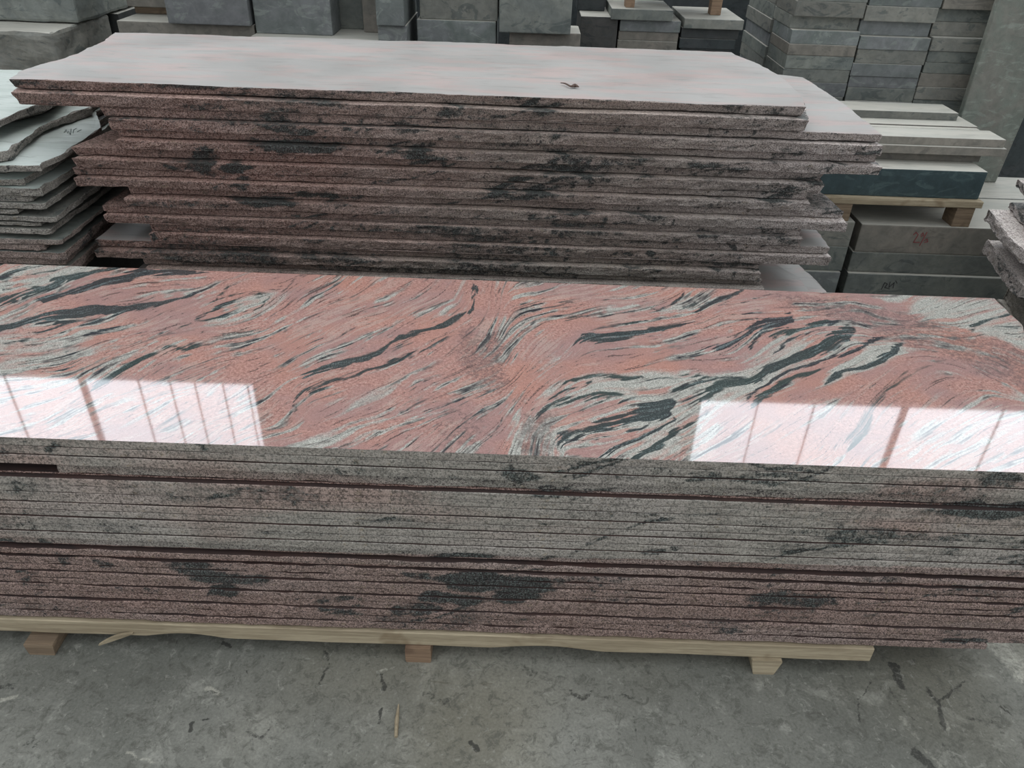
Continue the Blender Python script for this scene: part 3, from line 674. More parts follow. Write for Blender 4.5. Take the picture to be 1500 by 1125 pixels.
att1 = np.stack([samp(DARK), samp(PALE), samp(STREAK)], -1); att2 = np.stack([samp(GREEN), samp(COARSE)+.0, samp(SPECK)], -1)
# slab body = Empty with face and body parts sharing one thing
GN = 'slabs of the front stack on the long pallet'
def k_t(z): return .016*(.602-z)/.5
top_slab = empty('granite_slab', (0, 1.48, .582))
tag(top_slab, 'polished pink slab with dark green swirling veins, topmost of the front stack', 'slab', GN)
bz = np.array(top_slab.location)
me = bpy.data.meshes.new('polished_face'); me.vertices.add(len(topV)); me.vertices.foreach_set('co', (topV-bz).ravel())
me.loops.add(len(quads)*4); me.loops.foreach_set('vertex_index', quads.ravel().astype(np.int32))
me.polygons.add(len(quads)); me.polygons.foreach_set('loop_start', np.arange(0, len(quads)*4, 4, dtype=np.int32))
me.update(calc_edges=True); me.validate()
att3 = np.stack([samp(LINES), samp(TONE), samp(TONE)*0], -1)
for an, arr in (('vein', att1), ('vein_b', att2), ('vein_c', att3)):
    a = me.color_attributes.new(an, 'FLOAT_COLOR', 'POINT'); full = np.ones((len(topV), 4)); full[:, :3] = arr; a.data.foreach_set('color', full.ravel())
me.materials.append(M['polish']); link('polished_face', me, top_slab)
ol = [(xl[0, 0], YF)]+[(float(xr[j, 0]), float(Yg[j, 0])) for j in range(0, GY, 12)]+[(float(xr[-1, 0]), YB)]+[(float(xl[j, 0]), float(Yg[j, 0])) for j in range(GY-1, 0, -12)]
sb = slab('slab_body', ol, .582, ZT-.0006, 'near', 'sawn_pink', 'edge_sawn', rough=.0008, bev=.0012, parent=top_slab, seed=1, warm=.15)

# ---------------------------------------------------------------- the other slabs of the front stack
# (z bottom, z top, kind, x left, x right, front set-back, look)
NEAR = [
 (.561, .5815, 's', -1.36, 1.24, .000, 'grey-brown sawn edge with a dark green patch'),
 (.537, .5605, 's', -1.36, 1.25, -.001, 'lighter sawn edge jutting out a little'),
 (.513, .5365, 'r', -.865, 1.20, .004, 'rough dark-red edge stopping before the left end'),
 (.507, .5125, 'g', -1.30, 1.20, .007, 'thin dark recessed edge'),
 (.487, .5065, 's', -1.36, 1.25, -.002, 'pinkish sawn edge under the dark gap'),
 (.467, .4867, 's', -1.36, 1.25, .000, 'grey sawn edge with fine black veins'),
 (.4415, .4667, 's', -1.36, 1.24, .001, 'dusty grey sawn edge with a tan stain'),
 (.421, .4412, 's', -1.36, 1.25, .000, 'grey-green sawn edge'),
 (.4035, .4207, 's', -1.36, 1.24, .001, 'plain grey sawn edge above a thin black joint'),
 (.3825, .4032, 's', -1.36, 1.25, -.001, 'pale grey sawn edge'),
 (.362, .3822, 's', -1.36, 1.24, .000, 'pale grey sawn edge with a dark green middle'),
 (.341, .3617, 's', -1.36, 1.25, -.001, 'lowest of the grey sawn edges'),
 (.321, .3405, 'r', -1.35, 1.24, .003, 'uppermost pink split edge under the grey ones'),
 (.312, .3205, 'g', -1.33, 1.22, .012, 'recessed dark-red edge in the open joint'),
 (.293, .3115, 'r', -1.35, 1.23, .000, 'pink split edge with a wavy top joint'),
 (.285, .2925, 'g', -1.33, 1.20, .008, 'narrow shadowed red edge'),
 (.262, .2845, 'r', -1.35, 1.22, .001, 'pink split edge with black branching veins at left'),
 (.243, .2616, 'r', -1.34, 1.22, .002, 'pink split edge, large black patch at the middle'),
 (.222, .2426, 'r', -1.35, 1.21, .000, 'pink split edge with the widest black patch'),
 (.203, .2215, 'r', -1.34, 1.21, .003, 'pink split edge with black and white patches'),
 (.180, .2022, 'r', -1.35, 1.20, .001, 'rosy split edge with a rusty right end'),
 (.158, .1796, 'r', -1.35, 1.18, .004, 'pink split edge over a long dark crack'),
 (.136, .1575, 'r', -1.35, 1.19, .000, 'pink split edge, third from the pallet'),
 (.116, .1355, 'r', -1.34, 1.16, .002, 'pink split edge, second from the pallet'),
 (.093, .1156, 'r', -1.33, 1.085, .001, 'pink split edge resting on the pallet board'),
]
words = ['second', 'third', 'fourth', 'fifth', 'sixth', 'seventh', 'eighth', 'ninth', 'tenth', 'eleventh', 'twelfth', 'thirteenth', 'fourteenth', 'fifteenth', 'sixteenth', 'seventeenth', 'eighteenth', 'nineteenth', 'twentieth', 'twenty-first', 'twenty-second', 'twenty-third', 'twenty-fourth', 'twenty-fifth', 'bottom']
random.seed(5)
for i, (z0, z1, kd, xa, xb, sbk, look) in enumerate(NEAR):
    y0 = 1.121+sbk; yb = 1.84+random.uniform(-.015, .0)
    xa += random.uniform(-.004, .01); xb += random.uniform(-.012, .004)
    a0 = at(750, 600, Z=.5)
    tl = 0
    o_ = slab('granite_slab', [(xa, y0), (xb-.01, y0), (xb, y0+.3), (xb-.006, yb), (xa, yb)], z0, z1-.0003, 'near', 'joint_shade', 'edge_sawn' if kd == 's' else 'edge_rough',
              rough={'s': .0008, 'r': .0028, 'g': .002}[kd], bev={'s': .0018, 'r': .0026, 'g': .0015}[kd], seed=20+i*3, tilt=tl if z1 < .54 else 0, warm=1.0 if kd == 'g' else None)
    tag(o_, ('%s slab down the front stack, %s' % (words[i], look)) if i < 24 else 'bottom slab of the front stack, '+look, 'slab', GN)

# ---------------------------------------------------------------- pallet under the front stack
pal = empty('wooden_pallet', (-.25, 1.48, 0)); tag(pal, 'long pale wooden pallet with short feet under the front stack', 'pallet')
def board(name, x0, x1, y0, y1, z0, z1, mat, parent, wav=0., seed=0, nx=90, tiltb=0., notch=None):
    xs = np.linspace(x0, x1, nx); V = []; 
    for x in xs:
        lo = z0+wav*(float(fbm(x*5, seed, 0, seed, 3))-.5)*2+tiltb*x; hi = z1+tiltb*x
        if notch:
            for (a, b, h) in notch:
                if a < x < b: lo += h*sin(pi*(x-a)/(b-a))
        V += [(x, y0+.002, lo), (x, y0, lo+.003), (x, y0, hi-.002), (x, y0+.002, hi), (x, y1, hi), (x, y1, lo)]
    F = []
    for i in range(nx-1):
        for j in range(6): F.append((i*6+j, (i+1)*6+j, (i+1)*6+(j+1) % 6, i*6+(j+1) % 6))
    F.append(tuple(range(6))[::-1]); F.append(tuple((nx-1)*6+j for j in range(6)))
    return finish(name, V, [f[::-1] for f in F], [M[mat]], None, None, parent)
board('front_board', -1.40, .822, 1.118, 1.20, .048, .0905, 'wood', pal, .0025, 3, tiltb=0, notch=[(-.80, -.62, .012), (-.02, .22, .012)])
board('middle_board', -1.38, .84, 1.44, 1.53, .048, .0905, 'wood', pal, .002, 5, nx=12, tiltb=0)
board('rear_board', -1.38, .84, 1.74, 1.82, .048, .0905, 'wood', pal, .002, 6, nx=12, tiltb=0)
def foot(x, w, y0, y1, mat, taper, zt):
    V = []
    for (z, wt) in ((0, w-taper), (.006, w-taper+.004), (zt-.004, w), (zt, w-.002)):
        V += [(x-wt/2, y0, z), (x+wt/2, y0, z), (x+wt/2, y1, z), (x-wt/2, y1, z)]
    F = [(3, 2, 1, 0), (12, 13, 14, 15)]
    for r in range(3):
        for j in range(4): F.append((r*4+j, r*4+(j+1) % 4, (r+1)*4+(j+1) % 4, (r+1)*4+j))
    return finish('foot', V, F, [M[mat]], None, None, pal)
foot(-1.035, .066, 1.095, 1.175, 'wood_dark', .01, .035)
for (fx, m_) in ((-.19, 'wood_orange'), (.592, 'wood')):
    foot(fx, .058 if m_ == 'wood_orange' else .068, 1.11, 1.19, m_, .004 if m_ == 'wood_orange' else .022, .0478)
for fx in (-1.03, -.19, .59):
    foot(fx, .06, 1.45, 1.52, 'wood_dark', .01, .0478); foot(fx, .06, 1.745, 1.815, 'wood_dark', .01, .0478)
# split-off strip of the front board
sp0 = at(145, 944, Y=1.10); sp1 = at(195, 927, Y=1.116)
V = []; F = []
for i, t in enumerate(np.linspace(0, 1, 14)):
    c = np.array(sp0)*(1-t)+np.array(sp1)*t; hw = .009*sin(pi*(.08+.84*t)); c[2] += .006*sin(pi*t)
    V += [(c[0], c[1]-.002, c[2]-hw), (c[0], c[1]-.003, c[2]+hw*.4), (c[0], c[1]+.003, c[2]+hw*.4), (c[0], c[1]+.003, c[2]-hw)]
for i in range(13):
    for j in range(4): F.append((i*4+j, (i+1)*4+j, (i+1)*4+(j+1) % 4, i*4+(j+1) % 4))
F.append((0, 1, 2, 3)); F.append((55, 54, 53, 52))
finish('splinter_strip', V, F, [M['wood']], None, None, pal)

# ---------------------------------------------------------------- rear stack: ten pairs of split pink slabs
GB = 'split-edged slabs of the rear stack'
LZ = [.970, .902, .840, .783, .720, .667, .606, .551, .489, .430, .376, .32, .264, .208, .152]
R1o = [(-1.46, 2.252), (.808, 2.247), (.835, 2.40), (.849, 2.573), (.848, 2.691), (.817, 2.882), (.776, 3.02), (.770, 3.075), (-.3, 3.08), (-1.50, 3.04), (-1.471, 2.888), (-1.459, 2.739), (-1.445, 2.647), (-1.472, 2.483), (-1.49, 2.382)]
#        left upper, left lower, right upper, right lower, back-left x, back-right x
EN = [None,
      (-1.213, -1.196, 1.045, 1.050), (-1.185, -1.188, 1.052, 1.062), (-1.336, -1.333, .905, .912), (-1.350, -1.343, .876, .882),
      (-1.198, -1.204, 1.000, 1.008), (-1.293, -1.288, .883, .888), (-1.157, -1.160, .984, .992), (-1.342, -1.343, .776, .782), (-1.204, -1.20, .800, .806),
      (-1.25, -1.25, .98, 1.06), (-1.25, -1.22, .90, .95), (-1.3, -1.3, 1.0, 1.0), (-1.2, -1.25, .95, .9)]
def back_outline(xl_, xr_, y0, i, u):
    rs = random.Random(i*7+u); 
    bl = xl_ + (-.02 if i in (3,) else rs.uniform(-.02, .05)); 
    pts = [(xl_, y0), (xr_, y0)]
    if i == 1: pts += [(1.058, 2.606), (1.045, 2.84), (1.035, 3.02), (.95, 3.06)]
    elif i == 5: pts += [(xr_-.01, y0+.12), (xr_-.07, y0+.42), (xr_-.09, 3.03)]
    elif i == 7: pts += [(xr_+.005, y0+.10), (xr_-.005, y0+.3), (xr_-.03, 3.03)]
    elif i == 10: pts += [(xr_-.01, y0+.2), (xr_-.06, y0+.5), (xr_-.08, 3.03)]
    else: pts += [(xr_+.01, y0+.3), (xr_-.02, 3.04)]
    if i in (8,): pts += [(xl_+.02, 3.0), (xl_+.01, y0+.30), (xl_+.0, y0+.14)]
    elif i == 6: pts += [(xl_+.03, 3.0), (xl_+.03, y0+.35)]
    elif i == 3: pts += [(xl_+.06, 3.02), (xl_+.05, y0+.25), (xl_+.015, y0+.1)]
    else: pts += [(xl_-.01, 3.03), (xl_+.01, y0+.3)]
    return pts
ord2 = ['topmost', 'second', 'third', 'fourth', 'fifth', 'sixth', 'seventh', 'eighth', 'ninth', 'tenth', 'eleventh', 'twelfth', 'thirteenth', 'fourteenth']
looks = [('broad whitish top face', 'reddish underside slab with a wavy pale ledge'), ('red-brown left end', 'long right end jutting past the topmost pair'), ('set-back left end', 'black patch left of the middle'),
         ('grey top showing at its left corner', 'brown left end'), ('thin pink-red edge', 'sharp pale right end'), ('short left end', 'grey right end over a jutting slab'), ('pale corner showing at left', 'cracked brown edge'),
         ('short right end', 'dark mottled edge'), ('whitish corner showing at its left end', 'blackened lower edge'), ('grey mottled edge', 'nearly hidden by the front stack'), ('low shaded edge', 'jutting rough right corner'), ('hidden low edge', 'hidden low edge beneath'), ('deep shaded edge', 'deep shaded lower edge'), ('base edge', 'base slab')]
for i in range(13):
    zt, zb = LZ[i], LZ[i+1]
    zm = zb+(zt-zb)*.56
    for u in (0, 1):
        z1, z0 = (zt, zm) if u == 0 else (zm, zb)
        y0 = 2.250+(.019 if u == 0 else 0)+random.Random(i*3+u).uniform(-.004, .004)
        if i == 0:
            ol = [(x+(0 if u == 0 else (.014 if x < 0 else .012)), y-(0 if u == 0 or y > 2.6 else .024)) for (x, y) in R1o]
            ol = [(x, y+(.022 if y < 2.3 else 0)) for (x, y) in ol]
        else:
            xl_, xr_ = EN[i][u], EN[i][2+u]
            ol = back_outline(xl_, xr_, y0, i, u)
        o_ = slab('granite_slab', ol, z0+.0004, z1-.0004, 'back', 'sawn_pink' if (i, u) in ((0, 0), (1, 0), (8, 0), (7, 0), (10, 0), (10, 1)) else 'inner_face', 'edge_rough', rough=.006 if u else .0045, bev=.002, ds=.010, rows=6, seed=100+i*4+u, jag=.006 if u == 0 else .004,
                  lean=.012 if i in (0, 3) else .006)
        tag(o_, '%s rear-stack pair, %s slab, %s' % (ord2[i], 'upper' if u == 0 else 'lower', looks[i][u]), 'slab', GB)
for (bx, lb) in ((-.95, 'left'), (0.0, 'middle'), (.7, 'right')):
    b = block('timber_bearer', bx-.05, bx+.05, 2.32, 3.0, 0, LZ[13]-.0004, 'wood_dark', .004); tag(b, 'squared timber bearer under the %s of the rear stack' % lb, 'timber', 'bearers under the rear stack')
# twig on the whitish slab
def tube(name, pts, rad, mat, parent=None, ns=6):
    P = [np.array(p, float) for p in crv(pts, 4)]; n = len(P)
    R_ = np.interp(np.linspace(0, 1, n), np.linspace(0, 1, len(rad)), rad); V = []
    for i, p in enumerate(P):
        t = P[min(i+1, n-1)]-P[max(i-1, 0)]; t /= np.linalg.norm(t)+1e-9
        a = np.cross(t, (0, 0, 1)); a /= np.linalg.norm(a)+1e-9; b = np.cross(a, t)
        for k in range(ns): V.append(p+R_[i]*(a*cos(2*pi*k/ns)+b*sin(2*pi*k/ns)))
    F = [tuple(range(ns)), tuple((n-1)*ns+k for k in range(ns))[::-1]]
    for i in range(n-1):
        for k in range(ns): F.append((i*ns+k, i*ns+(k+1) % ns, (i+1)*ns+(k+1) % ns, (i+1)*ns+k)[::-1])
    return finish(name, V, F, [M[mat]], None, None, parent)
M['twig'] = mat_plain('dark_leaf_brown', lin((84, 66, 58)), .7)
tp = [at(x, y, Z=.9725) for x, y in ((821, 123), (828, 124), (836, 128), (842, 127), (848, 129))]
o_ = tube('dry_leaf_stalk', tp, [.0012, .0022, .0028, .006, .001], 'twig'); tag(o_, 'small curled brown dry leaf lying on the whitish top slab', 'leaf')
o_.location.z = .9705
# splinter on the floor
a, b = at(584, 1031, Z=.004), at(580, 1079, Z=.004)
o_ = tube('wood_splinter', [a, ((a[0]+b[0])/2-.001, (a[1]+b[1])/2, .005), b], [.0012, .0045, .0035], 'wood'); tag(o_, 'thin pale wood splinter lying on the concrete floor', 'splinter'); o_.location.z = 0.0

# ---------------------------------------------------------------- grey slab pile at left
GL = 'grey-green slabs of the left pile'
def sc(px, py, z): a = at(px, py, Z=z); return (a[0], a[1])
pile = [  # z bottom, z top, right x, front y, back y, warm
 (.694, .7185, -1.425, 2.150, 2.95), (.6675, .6936, -1.380, 2.145, 2.92), (.6465, .6671, -1.425, 2.160, 2.93), (.627, .6461, -1.385, 2.150, 2.90),
 (.607, .6266, -1.475, 2.150, 2.95), (.587, .6066, -1.368, 2.15, 2.98), (.568, .5866, -1.42, 2.155, 2.9), (.546, .5676, -1.395, 2.15, 2.88), (.533, .5456, -1.45, 2.18, 2.9),
 (.516, .5326, -1.368, 2.15, 2.93), (.492, .5156, -1.43, 2.155, 2.9), (.466, .4916, -1.372, 2.15, 2.9), (.44, .4656, -1.39, 2.165, 2.9), (.41, .4396, -1.38, 2.15, 2.9), (.38, .4096, -1.40, 2.15, 2.9)]
lk = ['dark green edge just beneath the pale plate', 'wide thin slab with a shaded corner', 'wavy pale top rim', 'corner reaching under the rear stack', 'short right end', 'long dark bluish top strip showing', 'rough brownish edge', 'straight grey edge', 'set-back short slab', 'brown-grey edge with a sharp corner', 'short end in shadow', 'reddish-brown edge', 'low red-grey edge', 'low edge near the front stack', 'lowest edge in view']
for i, (z0, z1, xr_, y0, y1) in enumerate(pile):
    dr = .03*math.sin(i*2.1)
    ol = [(-2.3, y0+.01), (xr_-.02, y0), (xr_, y0+.012), (xr_-.0+dr*.2, y0+.4), (xr_-.03, y1), (-2.3, y1)]
    o_ = slab('stone_slab', ol, z0, z1, 'grey', 'sawn_green' if i < 2 else 'block', 'edge_rough', rough=.006, bev=.002, ds=.012, seed=200+i, jag=.012)
    tag(o_, '%s slab below the left pile\'s pale plate, %s' % (['first']+words[:14] and (['first']+words)[i], lk[i]), 'slab', GL)
zb_, zt_ = .7190, .7620
ol = [(-2.2, 2.17)]+[sc(x, y, .762) for x, y in ((0, 243), (60, 243), (64, 238), (88, 228), (100, 221), (130, 200), (150, 186), (147, 176), (142, 163))]+[(-1.47, 2.9), (-2.2, 2.9)]
o_ = slab('stone_slab', ol, .7418, .762, 'grey', 'sawn_green', 'edge_rough', rough=.004, bev=.002, ds=.01, seed=231, jag=.003, pale=.1)
tag(o_, 'pale green slab with a broad light top face and chalk scribble, left pile', 'slab', GL)
o_ = slab('stone_slab', [(-2.25, 2.2), (-1.50, 2.2), (-1.44, 2.32), (-1.45, 2.9), (-2.25, 2.9)], .7190, .7414, 'grey', 'block_dark', 'edge_rough', rough=.005, ds=.014, seed=232, jag=.01)
tag(o_, 'dark recessed slab directly below the pale green plate, left pile', 'slab', GL)
ol = [(-2.2, 2.22)]+[sc(x, y, .792) for x, y in ((-10, 225), (14, 221), (30, 208), (50, 193), (62, 184), (90, 172), (115, 163), (138, 157), (135, 152))]+[(-1.50, 2.95), (-2.2, 2.95)]
o_ = slab('stone_slab', ol, .7624, .792, 'grey', 'sawn_green', 'edge_rough', rough=.007, bev=.003, ds=.01, seed=233, jag=.004, pale=.1)
tag(o_, 'thick grey slab with a long rough diagonal edge lying on the pale green plate', 'slab', GL)
ol = [(-2.25, 2.38), (-1.78, 2.36), (-1.60, 2.46), (-1.555, 2.56), (-1.55, 2.95), (-2.25, 2.95)]
o_ = slab('stone_slab', ol, .7924, .822, 'grey', 'block', 'edge_rough', rough=.007, bev=.003, ds=.012, seed=234, jag=.008)
tag(o_, 'shaded grey slab sandwiched under the topmost plate of the left pile', 'slab', GL)
ol = [(-2.3, 2.28)]+[sc(x, y, .846) for x, y in ((-20, 184), (0, 176), (25, 164), (50, 155), (72, 150), (76, 146))]+[(-1.58, 2.95), (-2.3, 2.95)]
o_ = slab('stone_slab', ol, .8224, .846, 'grey', 'sawn_green', 'edge_rough', rough=.005, bev=.002, ds=.01, seed=235, jag=.004, pale=.2)
tag(o_, 'pale lilac-grey plate, topmost of the left pile', 'slab', GL)
b = block('timber_bearer', -2.2, -1.5, 2.25, 2.85, 0, .3796, 'block_dark', .006); b.name = 'stone_block'; tag(b, 'squared dark stone block carrying the left slab pile', 'block')

# ---------------------------------------------------------------- right rough slabs at the frame edge
GRR = 'rough slab ends at the right edge of the photo'
rr = [(.0, .19, 1.72, 'block_dark'), (.19, .30, 1.74, 'edge'), (.30, .375, 1.74, 'edge'), (.375, .43, 1.59, 'edge'), (.43, .455, 1.66, 'edge'), (.455, .50, 1.70, 'edge'), (.50, .545, 1.55, 'edge'), (.545, .575, 1.62, 'edge'), (.575, .625, 1.78, 'edge'), (.625, .66, 1.61, 'edge'), (.66, .69, 1.64, 'edge')]
rn = ['bottom', 'second from the floor', 'third from the floor', 'broad knobbly', 'thin set-back', 'shaded', 'jutting pointed', 'small upper', 'dark recessed', 'upper knobbly', 'topmost']
for i, (z0, z1, xa, mt) in enumerate(rr):
    o_ = slab('stone_slab', [(xa+.045, 2.30), (xa+.16, 2.24), (2.2, 2.24), (2.2, 2.7), (xa+.12, 2.7), (xa+.06, 2.45)], z0, z1-.0004, 'plain', 'inner_face', 'edge_rough' if mt == 'edge' else 'edge_sawn', rough=.007, bev=.004, ds=.010, rows=7, seed=300+i, jag=.025, pale=.85 if i > 2 else 0., warm=0)
    tag(o_, '%s split slab end in the rough pile at far right' % rn[i], 'slab', GRR)

# ---------------------------------------------------------------- blocks right: low base blocks, pallet, slabs, upright slab
GBB = 'large sawn blocks under the right pallet'
for z0, z1, x0, nm in ((.273, .389, 1.350, 'with a pale top and a red chalk mark'), (.186, .2726, 1.345, 'middle one with diagonal veins'), (.09, .1856, 1.345, 'third one down with a dark scribble'), (0, .0896, 1.36, 'on the floor, lowest of the pile')):
    b = block('stone_block', x0, 2.6, 2.90 if z0 != .09 else 2.885, 3.25, z0, z1, 'block' if z0 < .27 else 'block_brown', .005); tag(b, 'long grey sawn block %s, front row right' % nm, 'block', GBB)
b = block('stone_block', 1.40, 2.6, 3.262, 3.56, 0, .3886, 'block', .005); tag(b, 'long grey block behind the front row, right, its pale top level with it', 'block')
GSB = 'small sawn blocks between the rear stack and the right blocks'
for z0, z1, nm in ((.2925, .396, 'topmost'), (.1865, .292, 'second'), (.079, .186, 'third, pale top rim'), (0, .0786, 'lowest')):
    b = block('stone_block', 1.12, 1.322 if z0 > .15 else 1.316, 2.90+(.0 if z0 > .15 else -.012), 3.3, z0, z1, 'block_blue' if z0 < .15 else 'block', .004); tag(b, 'small grey block beside the rear stack\'s right end, %s of its column' % nm, 'block', GSB)
pr = empty('wooden_pallet', (1.5, 3.0, .389)); tag(pr, 'small pale wooden pallet standing on the large right blocks', 'pallet')
block('deck_board', 1.16, 1.79, 2.90, 3.00, .468, .494, 'wood', .003, parent=pr)
block('deck_board', 1.16, 1.79, 3.16, 3.26, .468, .494, 'wood', .003, parent=pr)
for lx, ly in ((1.26, 2.94), (1.735, 2.94), (1.735, 3.15)):
    block('foot', lx-.035, lx+.035, ly-.035, ly+.05, .3892 if lx > 1.35 else .3962, .4678, 'wood_dark', .003, parent=pr)
block('foot', 1.40, 1.45, 3.14, 3.22, .3892, .4678, 'wood_dark', .003, parent=pr)
M['block_teal'] = mat_block('dark_teal_stone', (lin((62, 80, 84)), lin((52, 68, 72)), lin((66, 82, 84)), lin((96, 116, 116))), veins=.35)
b = block('stone_block', 1.15, 1.778, 2.925, 3.12, .4944, .603, 'block_teal', .004); tag(b, 'dark teal long block with pale top lying on the right pallet', 'block')
b = block('stone_block', 1.15, 1.775, 3.13, 3.27, .4944, .603, 'block_dark', .004); tag(b, 'hidden dark long block behind the teal one on the right pallet', 'block')
GRP = 'long flat slabs on the right pallet'
def longslab(x1, y0, y1, z0, z1, lab, mat='block_brown', rz=0):
    b = block('stone_slab', 1.13, x1, y0, y1, z0, z1, mat, .002, rz=rz); tag(b, lab, 'slab', GRP)
longslab(1.80, 3.045, 3.27, .6034, .637, 'reddish-grey long slab lying directly on the teal block')
longslab(1.868, 3.01, 3.22, .6374, .668, 'long slab with a pink-stained edge, second up above the teal block')
longslab(1.862, 3.025, 3.155, .6684, .698, 'long pale-topped slab at the front, uppermost layer of the right pallet')
longslab(1.83, 3.165, 3.195, .6684, .696, 'narrow pale strip slab behind the front top one on the right pallet')
longslab(1.80, 3.225, 3.40, .6374, .668, 'long slab behind at mid height on the right pallet')
longslab(1.84, 3.205, 3.44, .6684, .698, 'long slab carrying the small uppermost one on the right pallet')
b = block('stone_slab', 1.28, 1.792, 3.29, 3.44, .6984, .728, 'block', .002); tag(b, 'small light-topped slab lying alone on top of the right pallet load', 'slab', GRP)
# upright slabs
M['block_up'] = mat_block('green_veined_upright', (lin((114, 119, 112)), lin((122, 118, 112)), lin((106, 116, 108)), lin((140, 148, 140))), veins=.5)
def upright(pts_front, depth, mat, label, name='upright_slab'):
    V = [tuple(p) for p in pts_front]+[(p[0]+.0, p[1]+depth, p[2]) for p in pts_front]; n = len(pts_front)
    bm = bmesh.new(); vs = [bm.verts.new(q) for q in V]; bm.faces.new(vs[:n]); bm.faces.new(vs[n:][::-1])
    for i in range(n): bm.faces.new((vs[i], vs[n+i], vs[n+(i+1) % n], vs[(i+1) % n]))
    bmesh.ops.recalc_face_normals(bm, faces=bm.faces); bmesh.ops.bevel(bm, geom=bm.edges[:], offset=.003, segments=1, affect='EDGES')
    c = Vector((sum(q[0] for q in V)/len(V), sum(q[1] for q in V)/len(V), min(q[2] for q in V)))
    for q in bm.verts: q.co -= c
    me = bpy.data.meshes.new(name); bm.to_mesh(me); bm.free(); me.materials.append(M[mat]); o = link(name, me); o.location = c
    return tag(o, label, 'slab')
upright([(1.91, 3.47, .3894), (2.16, 3.47, .3894), (2.23, 3.50, 1.35), (1.908, 3.50, 1.35)], .035, 'block_up', 'tall upright green-veined slab beside the tall block stack at right')
upright([(2.27, 3.30, .3894), (2.75, 3.30, .3894), (2.80, 3.33, 1.0), (2.44, 3.33, 1.0)], .04, 'block_dark', 'dark slanting slab standing behind the right edge of the blocks')

# ---------------------------------------------------------------- tall stack of sawn blocks, right rear
GT = 'sawn blocks of the tall stack at right rear'
cols_ = [('left', 1.140, 1.431, [0, .06, .118, .176, .234, .292, .35, .408, .466, .524, .582, .643, .705, .765, .818, .874, .919, .974]),
         ('middle', 1.437, 1.738, [0, .06, .118, .176, .234, .292, .35, .408, .466, .524, .582, .640, .694, .749, .797, .850, .907, .959]),
         ('right', 1.744, 2.040, [0, .06, .118, .176, .234, .292, .35, .408, .466, .524, .58, .645, .708, .762, .819, .864, .910])]
upper = {'left': [(.9744, 1.026, .035), (1.0264, 1.085, .0), (1.0854, 1.14, .0)], 'middle': [(.9594, 1.017, .03), (1.0174, 1.076, .0), (1.0764, 1.135, .004)], 'right': [(.9104, .965, -.025+.02), (.9654, 1.022, .03), (1.0224, 1.073, .03), (1.0734, 1.13, .0)]}
rowm = ['block', 'block', 'block_blue', 'block', 'block_brown']
rw = ['bottom', 'second', 'third', 'fourth', 'fifth', 'sixth', 'seventh', 'eighth', 'ninth', 'tenth', 'eleventh', 'twelfth', 'thirteenth', 'fourteenth', 'fifteenth', 'sixteenth', 'seventeenth', 'eighteenth', 'nineteenth', 'twentieth', 'twenty-first', 'twenty-second']
rs = random.Random(11)
for cn, x0, x1, zs in cols_:
    rows_ = [(zs[i]+.0004, zs[i+1], 0.0) for i in range(len(zs)-1)]+upper[cn]
    for i, (z0, z1, dy) in enumerate(rows_):
        jx = rs.uniform(-.004, .003); jy = rs.uniform(0, .006)+dy
        mt = rowm[rs.randrange(5)] if cn != 'middle' else ('block_blue' if i % 3 else 'block')
        b = block('sawn_block', x0+jx, x1+jx, 3.60+jy, 3.895+jy*.5 if cn == 'left' else 3.9, z0, z1, mt, .003)
        tag(b, 'sawn grey block in the front %s column of the tall right stack, %s course up' % (cn, rw[i]), 'block', GT)
# second depth, seen on the stack's left side
za = 0; i = 0
while za < 1.12:
    h = rs.choice((.055, .06, .11, .058)); 
    b = block('sawn_block', 1.142+rs.uniform(-.006, .006), 1.43, 3.935+rs.uniform(0, .008), 4.40, za+.0004, za+h, rowm[rs.randrange(3)], .003)
    tag(b, 'sawn grey block behind the front left column of the tall right stack, %s course up' % rw[i], 'block', 'rear blocks of the tall right stack'); za += h; i += 1

# ---------------------------------------------------------------- blocks along the far side
def far(name, x0, x1, y0, y1, z0, z1, mat, label, group=None, cat='block', rough=0, bev=.004, rz=0, seed=0):
    b = block(name, x0, x1, y0, y1, z0, z1, mat, bev, rough=rough, seed=seed, rz=rz); tag(b, label, cat, group); return b
GFL = 'big blocks at the far left'
far('stone_block', -3.0, -1.885, 3.31, 3.81, .455, .910, 'block', 'rough-faced grey block with a pale top at the far left', GFL, rough=.022, bev=.012, seed=3)
far('stone_block', -3.0, -1.93, 3.36, 3.80, 0, .4505, 'block_dark', 'dark block hidden beneath the rough-faced one at the far left', GFL)
far('stone_block', -3.0, -1.875, 3.52, 4.25, .914, 1.35, 'block', 'big dark mottled block standing on the rough-faced one at the far left', GFL, rough=.012, bev=.012, seed=8)
far('stone_block', -2.6, -1.862, 3.85, 4.4, 0, .906, 'block_dark', 'dark block behind the rough-faced one at the far left', GFL)
